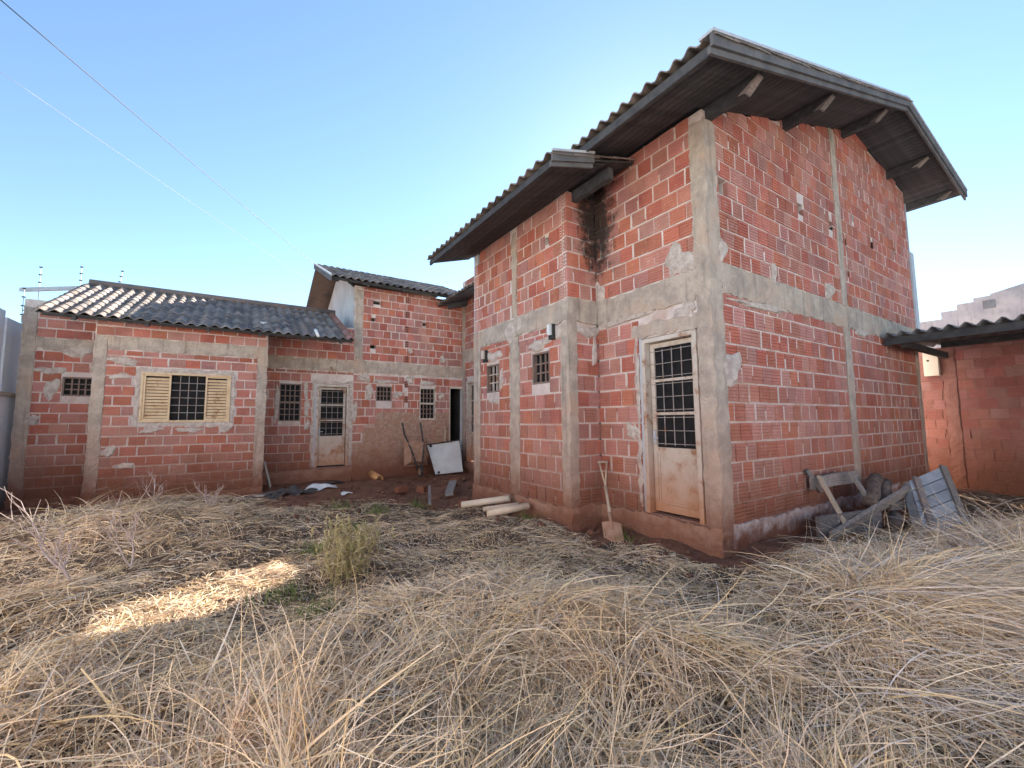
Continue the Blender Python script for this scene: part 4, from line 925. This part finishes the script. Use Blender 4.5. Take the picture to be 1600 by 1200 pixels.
# clods and rubble on the bare soil
mb = MB(); RR = random.Random(5)
for k in range(420):
    if k < 300: x, y = RR.uniform(.7, 5.2), RR.uniform(7.2, 11.7)
    elif k < 360: x, y = RR.uniform(3.2, 3.9), RR.uniform(4.7, 7.4)
    else: x, y = RR.uniform(3.6, 5.4), RR.uniform(2.2, 4.4)
    if y > 2.6 and x > 4.5 and y < 4.7 or (y < 7.6 and y > 4.6 and x > 3.92): continue
    r = RR.uniform(.012, .05)*(1.6 if RR.random() < .06 else 1); z = float(bed(x, y)); n0 = len(mb.v)
    for th in (-1, 0, 1):
        for q in range(6):
            a = q*math.pi/3+.4*th; rr = r*(1 if th == 0 else .55)*RR.uniform(.75, 1.25); mb.v.append((x+rr*math.cos(a), y+rr*math.sin(a), z+r*.3+th*r*.6))
    for l in range(2):
        for q in range(6): mb.f.append((n0+l*6+q, n0+l*6+(q+1) % 6, n0+l*6+6+(q+1) % 6, n0+l*6+6+q))
    mb.f.append(tuple(n0+12+q for q in range(6)))
tag(obj('earth_clods', mb, 'clod'), 'loose red earth clods and rubble on the bare soil', 'rubble', kind='stuff')

# ================================================================== STRAW, WEEDS AND SHRUBS
def ribbons(name, P, Wd, C, m, parent=None, twist=None):
    """P: N,K,3 centre lines, Wd: N,K widths, C: N,3 colours -> one mesh of thin ribbons"""
    N, K, _ = P.shape; T = np.gradient(P, axis=1); T /= np.linalg.norm(T, axis=2, keepdims=True)+1e-9
    side = np.cross(T, np.array([0,0,1.])); l = np.linalg.norm(side, axis=2, keepdims=True); side = np.where(l > .05, side/(l+1e-9), np.array([1.,0,0]))
    nn_ = np.cross(side, T); tw = (rng.uniform(-1.1, 1.1, N) if twist is None else twist)[:, None, None]
    side = side*np.cos(tw)+nn_*np.sin(tw)
    A = P-side*Wd[..., None]/2; B = P+side*Wd[..., None]/2
    v = np.stack([A, B], 2).reshape(-1, 3); c0 = v.mean(0); c0[2] = v[:, 2].min()
    base = (np.arange(N)*K*2)[:, None]+np.arange(K-1)[None]*2
    f = np.stack([base, base+1, base+3, base+2], -1).reshape(-1, 4)
    me = bpy.data.meshes.new(name); me.vertices.add(len(v)); me.vertices.foreach_set('co', (v-c0).astype(np.float32).reshape(-1))
    me.loops.add(len(f)*4); me.loops.foreach_set('vertex_index', f.astype(np.int32).reshape(-1))
    me.polygons.add(len(f)); me.polygons.foreach_set('loop_start', np.arange(0, len(f)*4, 4, dtype=np.int32))
    at = me.attributes.new('col', 'FLOAT_COLOR', 'POINT')
    cc = np.concatenate([np.repeat(C, K*2, 0), np.ones((N*K*2, 1))], 1).astype(np.float32); at.data.foreach_set('color', cc.reshape(-1))
    me.update(calc_edges=True); me.materials.append(MT[m])
    return link(name, me, c0, parent)
def blocked(x, y):
    b = (x > 4.0-.05) & (y > 4.57) | (x > 4.588-.06) & (y > 2.74) | (y > 11.97) | (x < .56) & (y > 10.76) | (x < -3.55) | (x > 12.9)
    return b
PAL = np.array([[.74,.60,.46],[.80,.67,.51],[.68,.58,.48],[.55,.45,.36],[.78,.62,.40],[.40,.31,.24],[.72,.64,.57],[.22,.16,.12],[.80,.66,.44],[.70,.63,.59]])*np.array([1.0,.965,.94])
def grow(x, y, L, elev, head, z0, K=6, wd=.004, curl=1.2, floor=True, kink=.25, pal=PAL, cvar=.14, colw=None):
    N = len(x); P = np.zeros((N, K, 3)); P[:, 0, 0] = x; P[:, 0, 1] = y; P[:, 0, 2] = z0
    ph = elev.copy(); th = head.copy(); seg = L/(K-1); cu = rng.gamma(2.0, curl/2.0, N)/(K-1); hb = rng.normal(0, .09, N)
    kk = np.where(rng.random(N) < kink, rng.integers(1, K-1, N), -1); ka = rng.uniform(.5, 1.9, N); kh = rng.normal(0, .7, N)
    for k in range(1, K):
        d = np.stack([np.cos(ph)*np.cos(th), np.cos(ph)*np.sin(th), np.sin(ph)], 1)
        P[:, k] = P[:, k-1]+d*seg[:, None]
        if floor: P[:, k, 2] = np.maximum(P[:, k, 2], bed(P[:, k, 0], P[:, k, 1])+.004+rng.random(N)*.012)
        ph = ph-cu-np.where(kk == k, ka, 0); th = th+hb+np.where(kk == k, kh, 0); ph = np.maximum(ph, -1.45)
    t_ = np.linspace(0, 1, K); Wd = (wd*rng.uniform(.6, 1.5, N))[:, None]*(1-.75*t_**1.6)[None]
    C = pal[rng.choice(len(pal), N, p=colw)]*rng.uniform(1-cvar, 1+cvar, (N, 1))
    return P, Wd, C
def clear_lens(P): return (np.linalg.norm(P-np.array([0,0,CAMH]), axis=2).min(1) > .75)
def polar(n, r0, r1, mode):
    u = rng.random(n); r = r0*(r1/r0)**u if mode == 'log' else np.sqrt(r0*r0+(r1*r1-r0*r0)*u)
    b = R(-30)+R(130)*rng.random(n); return r*np.sin(b), r*np.cos(b)
FLOW = sines(41, 6, .35, 1.3); TINT = sines(52, 8, .8, 3.2)
PP, WW, CC = [], [], []
def tall(x, y):                                     # where the straw stands in heaps (1) or lies trodden flat (0.3)
    r = np.hypot(x, y); e = lambda d, w_: 1/(1+np.exp(-d/w_))
    t_ = np.maximum.reduce([e(3.1-r, .35)*e(4.2-x, .5), np.exp(-((x+1.1)/1.6)**2-((y-8.0)/1.9)**2), e(x-3.2, .4)*e(1.5-y, .2), np.exp(-((x+1.5)/.8)**2-((y-4.6)/1.2)**2)])
    t_ = t_*(1-.75*np.exp(-((x-.1)/.7)**2-((y-5.0)/.7)**2))
    return .30+.70*np.clip(t_, 0, 1)
LIGHT = np.array([[.80,.66,.50],[.84,.71,.55],[.74,.63,.52],[.82,.66,.43],[.76,.69,.62],[.66,.54,.42]])
DULL = np.array([[.46,.36,.28],[.34,.26,.20],[.56,.46,.37],[.20,.145,.105],[.44,.38,.34],[.12,.085,.065],[.28,.22,.175]])  # dull litter tones, darkened to paint shade into gaps in the straw
def batch(n, r0, r1, mode, Lr, er, wd, curl, zf, kink, need, spread=.9, K=7, pal=PAL, clump=0, rad=.10, fan=.5):
    tint = None
    if clump:
        cx, cy = polar(clump, r0, r1, mode); i = rng.integers(0, clump, n); x = cx[i]+rng.normal(0, rad, n); y = cy[i]+rng.normal(0, rad, n)
        hd = (FLOW(cx, cy)*2.2+rng.normal(0, 1.7, clump))[i]+rng.normal(0, fan, n); el = np.clip(rng.uniform(*er, clump)[i]+rng.normal(0, .22, n), -.1, 1.5)
        tint = rng.normal(1, .13, (clump, 1))[i]*(1+rng.normal(0, .018, (clump, 3)))[i]; sc = rng.uniform(.6, 1.25, clump)[i]
    else:
        x, y = polar(n, r0, r1, mode); hd = FLOW(x, y)*2.2+rng.normal(0, spread, n); el = rng.uniform(*er, n); sc = np.ones(n)
    ok = (hay(x, y) > need+rng.random(n)*.5) & ~blocked(x, y) & (np.hypot(x, y) > .7)
    x, y, hd, el, sc = x[ok], y[ok], hd[ok], el[ok], sc[ok]; n = len(x)
    b_ = bed(x, y); tl = tall(x, y); L = rng.uniform(*Lr, n)*sc*np.clip(.6+.6*np.clip(b_/.25, 0, 1), .4, 1.15)*(.35+.65*tl); el = el*tl; zf = zf*tl
    P, Wd, C = grow(x, y, L, el, hd, b_+rng.random(n)*zf, K, wd, curl, True, kink, pal=pal)
    if tint is not None: C = C*tint[ok]
    C = C*np.array([.95,.845,.715])*np.clip(1+.18*TINT(x, y), .6, 1.35)[:, None]; C = C*np.minimum(1, .76/C.max(1, keepdims=True))
    cl_ = clear_lens(P) & ~(blocked(P[:, :, 0], P[:, :, 1]).any(1)); PP.append(P[cl_]); WW.append(Wd[cl_]); CC.append(C[cl_])
batch(42000, .9, 12, 'log', (.12, .45), (-.05, .30), .0045, .5, .03, .25, .1, pal=DULL)            # matted litter
batch(52000, .9, 12, 'area', (.12, .42), (-.05, .30), .0055, .6, .03, .25, .1, pal=DULL)
batch(46000, 2.5, 10, 'area', (.15, .6), (-.05, .55), .0064, .7, .05, .3, .12, pal=np.concatenate([LIGHT, LIGHT, DULL[:3]]))   # trodden pale litter
batch(42000, .9, 7, 'log', (.35, .95), (.0, .6), .0046, .85, .12, .55, .25, K=7, pal=LIGHT, clump=900, rad=.10, fan=.5)   # laid-over sheaves
batch(15000, 3, 12, 'area', (.3, .75), (.0, .7), .0056, .9, .08, .45, .25, pal=LIGHT, clump=520, rad=.13, fan=.55)
batch(14000, .9, 6, 'log', (.35, .85), (.7, 1.5), .0042, 1.8, .04, .55, .3, K=7, pal=LIGHT, clump=170, rad=.05, fan=1.6)    # upright tufts that droop
batch(2600, .9, 8, 'log', (.5, 1.1), (.1, 1.2), .0036, 1.0, .03, .8, .3, pal=LIGHT)                 # single stalks
batch(900, .9, 6, 'log', (.4, 1.1), (.0, .8), .0080, .6, .10, .7, .3, pal=LIGHT)                  # thick reed stalks
batch(11000, .9, 6, 'log', (.06, .26), (-.1, .7), .013, 2.4, .07, .2, .2)                         # curled leaf blades
# long straw combed over the right-hand heap
n = 7000; x = rng.normal(5.0, 1.3, n); y = rng.normal(.95, .38, n); ok = (np.hypot(x, y) > 1.2) & (hay(x, y) > .4) & ~blocked(x, y); x, y = x[ok], y[ok]; n = len(x)
P, Wd, C = grow(x, y, rng.uniform(.4, 1.1, n), rng.uniform(-.05, .45, n), R(-25)+rng.normal(0, .8, n), bed(x, y)+rng.random(n)*.09, 7, .0046, .8, True, .25, PAL[[0,1,4,8,2,9]])
PP.append(P); WW.append(Wd); CC.append(C)
P = np.concatenate(PP); Wd = np.concatenate(WW); C = np.concatenate(CC)
tag(ribbons('dry_grass', P, Wd, C, 'straw'), 'tangled pale dry grass covering the yard', 'grass', kind='stuff')

GP = np.array([[.16,.22,.06],[.22,.26,.09],[.12,.17,.05],[.30,.30,.12]])
tufts = [(.42,4.35,.20,'left of the weed clump'),(.58,3.75,.20,'nearest the camera, left of centre'),(1.5,6.3,.18,'between the weed clump and the cream pipes'),(.85,5.6,.20,'behind the weed clump'),(2.0,7.1,.26,'at the edge of the bare soil'),(1.6,8.0,.22,'below the rear door'),(2.9,7.6,.22,'before the small dark boards'),(4.25,3.95,.16,'at the shovel blade'),(3.75,5.3,.22,'by the cream pipes')]
for x, y, h, wh in tufts:
    n = 90; xx = x+rng.normal(0, .09, n); yy = y+rng.normal(0, .09, n)
    P, Wd, C = grow(xx, yy, rng.uniform(.5, 1.2, n)*h, rng.uniform(.6, 1.5, n), rng.uniform(0, 6.28, n), bed(xx, yy), 5, .006, 1.0, True, .05, GP)
    tag(ribbons('grass_tuft', P, Wd, C, 'leaf'), 'small green grass tuft growing in the straw '+wh, 'grass', 'green grass tufts')
# upright yellow-green weed
wx, wy = .98, 4.45; wd_ = thing('weed_clump', 'upright yellow-green weed clump standing in the straw left of centre', 'plant', (wx, wy, float(bed(wx, wy))))
n = 70; xx = wx+rng.normal(0, .11, n); yy = wy+rng.normal(0, .09, n); YP = np.array([[.46,.38,.19],[.54,.45,.25],[.36,.32,.14],[.58,.48,.32]])
P, Wd, C = grow(xx, yy, rng.uniform(.28, .62, n), rng.uniform(1.1, 1.57, n), rng.uniform(0, 6.28, n), bed(xx, yy), 6, .006, .22, True, 0, YP)
ribbons('stems', P, Wd, C, 'leaf', wd_)
m = 1500; i = rng.integers(0, n, m); k = rng.integers(2, 6, m); q = P[i, k]
P2, W2, C2 = grow(q[:, 0], q[:, 1], rng.uniform(.03, .085, m), rng.uniform(.2, 1.5, m), rng.uniform(0, 6.28, m), q[:, 2]-rng.random(m)*.08, 4, .012, .8, False, 0, YP)
ribbons('leaves', P2, W2, C2, 'leaf', wd_)
# bare shrubs
MT['twigp'] = mat('bare_twig', (.50,.40,.36), (.38,.29,.26), 12, .9, .3, 40)
def shrub(base, lean, h, seed, label, n0=3):
    r = random.Random(seed); t_ = thing('dry_shrub', label, 'shrub', base, 'leafless dry shrubs')
    def br(p, d, L, rad, lv, parts):
        pts = [Vector(p)]; dd = Vector(d).normalized(); n = 4
        for k in range(n): dd = (dd+Vector((r.uniform(-.22,.22), r.uniform(-.22,.22), r.uniform(-.08,.2)))).normalized(); pts.append(pts[-1]+dd*L/n)
        parts.tube(pts, [rad*(1-.55*k/n) for k in range(n+1)], 5)
        if lv:
            for k in range(r.randint(3, 5)):
                q = pts[r.randint(1, n)]; e = (dd+Vector((r.uniform(-.9,.9), r.uniform(-.9,.9), r.uniform(-.1,.7)))).normalized(); br(q, e, L*r.uniform(.45,.8), rad*.55, lv-1, parts)
    for k in range(n0):
        mb = MB(); d = Vector(lean)+Vector((r.uniform(-.35,.35), r.uniform(-.35,.35), 1)); br(base, d, h*r.uniform(.4,.6), .010, 2, mb); obj('branch', mb, 'twigp', t_)
shrub((-1.15, 5.3, .15), (-.75, .55, .2), .95, 3, 'pale leafless shrub leaning left before the low wing', 3)
shrub((-.80, 5.6, .12), (-.3, .4, 0), .75, 4, 'short bare twig shrub between the leaning shrub and the sunlit strip', 2)
shrub((-.25, 7.6, .2), (.1, 0, 0), .55, 8, 'low bare shrub under the shuttered window', 3)
shrub((-1.0, 8.4, .2), (0, 0, 0), .6, 9, 'low bare shrub in front of the left pier of the wing', 3)
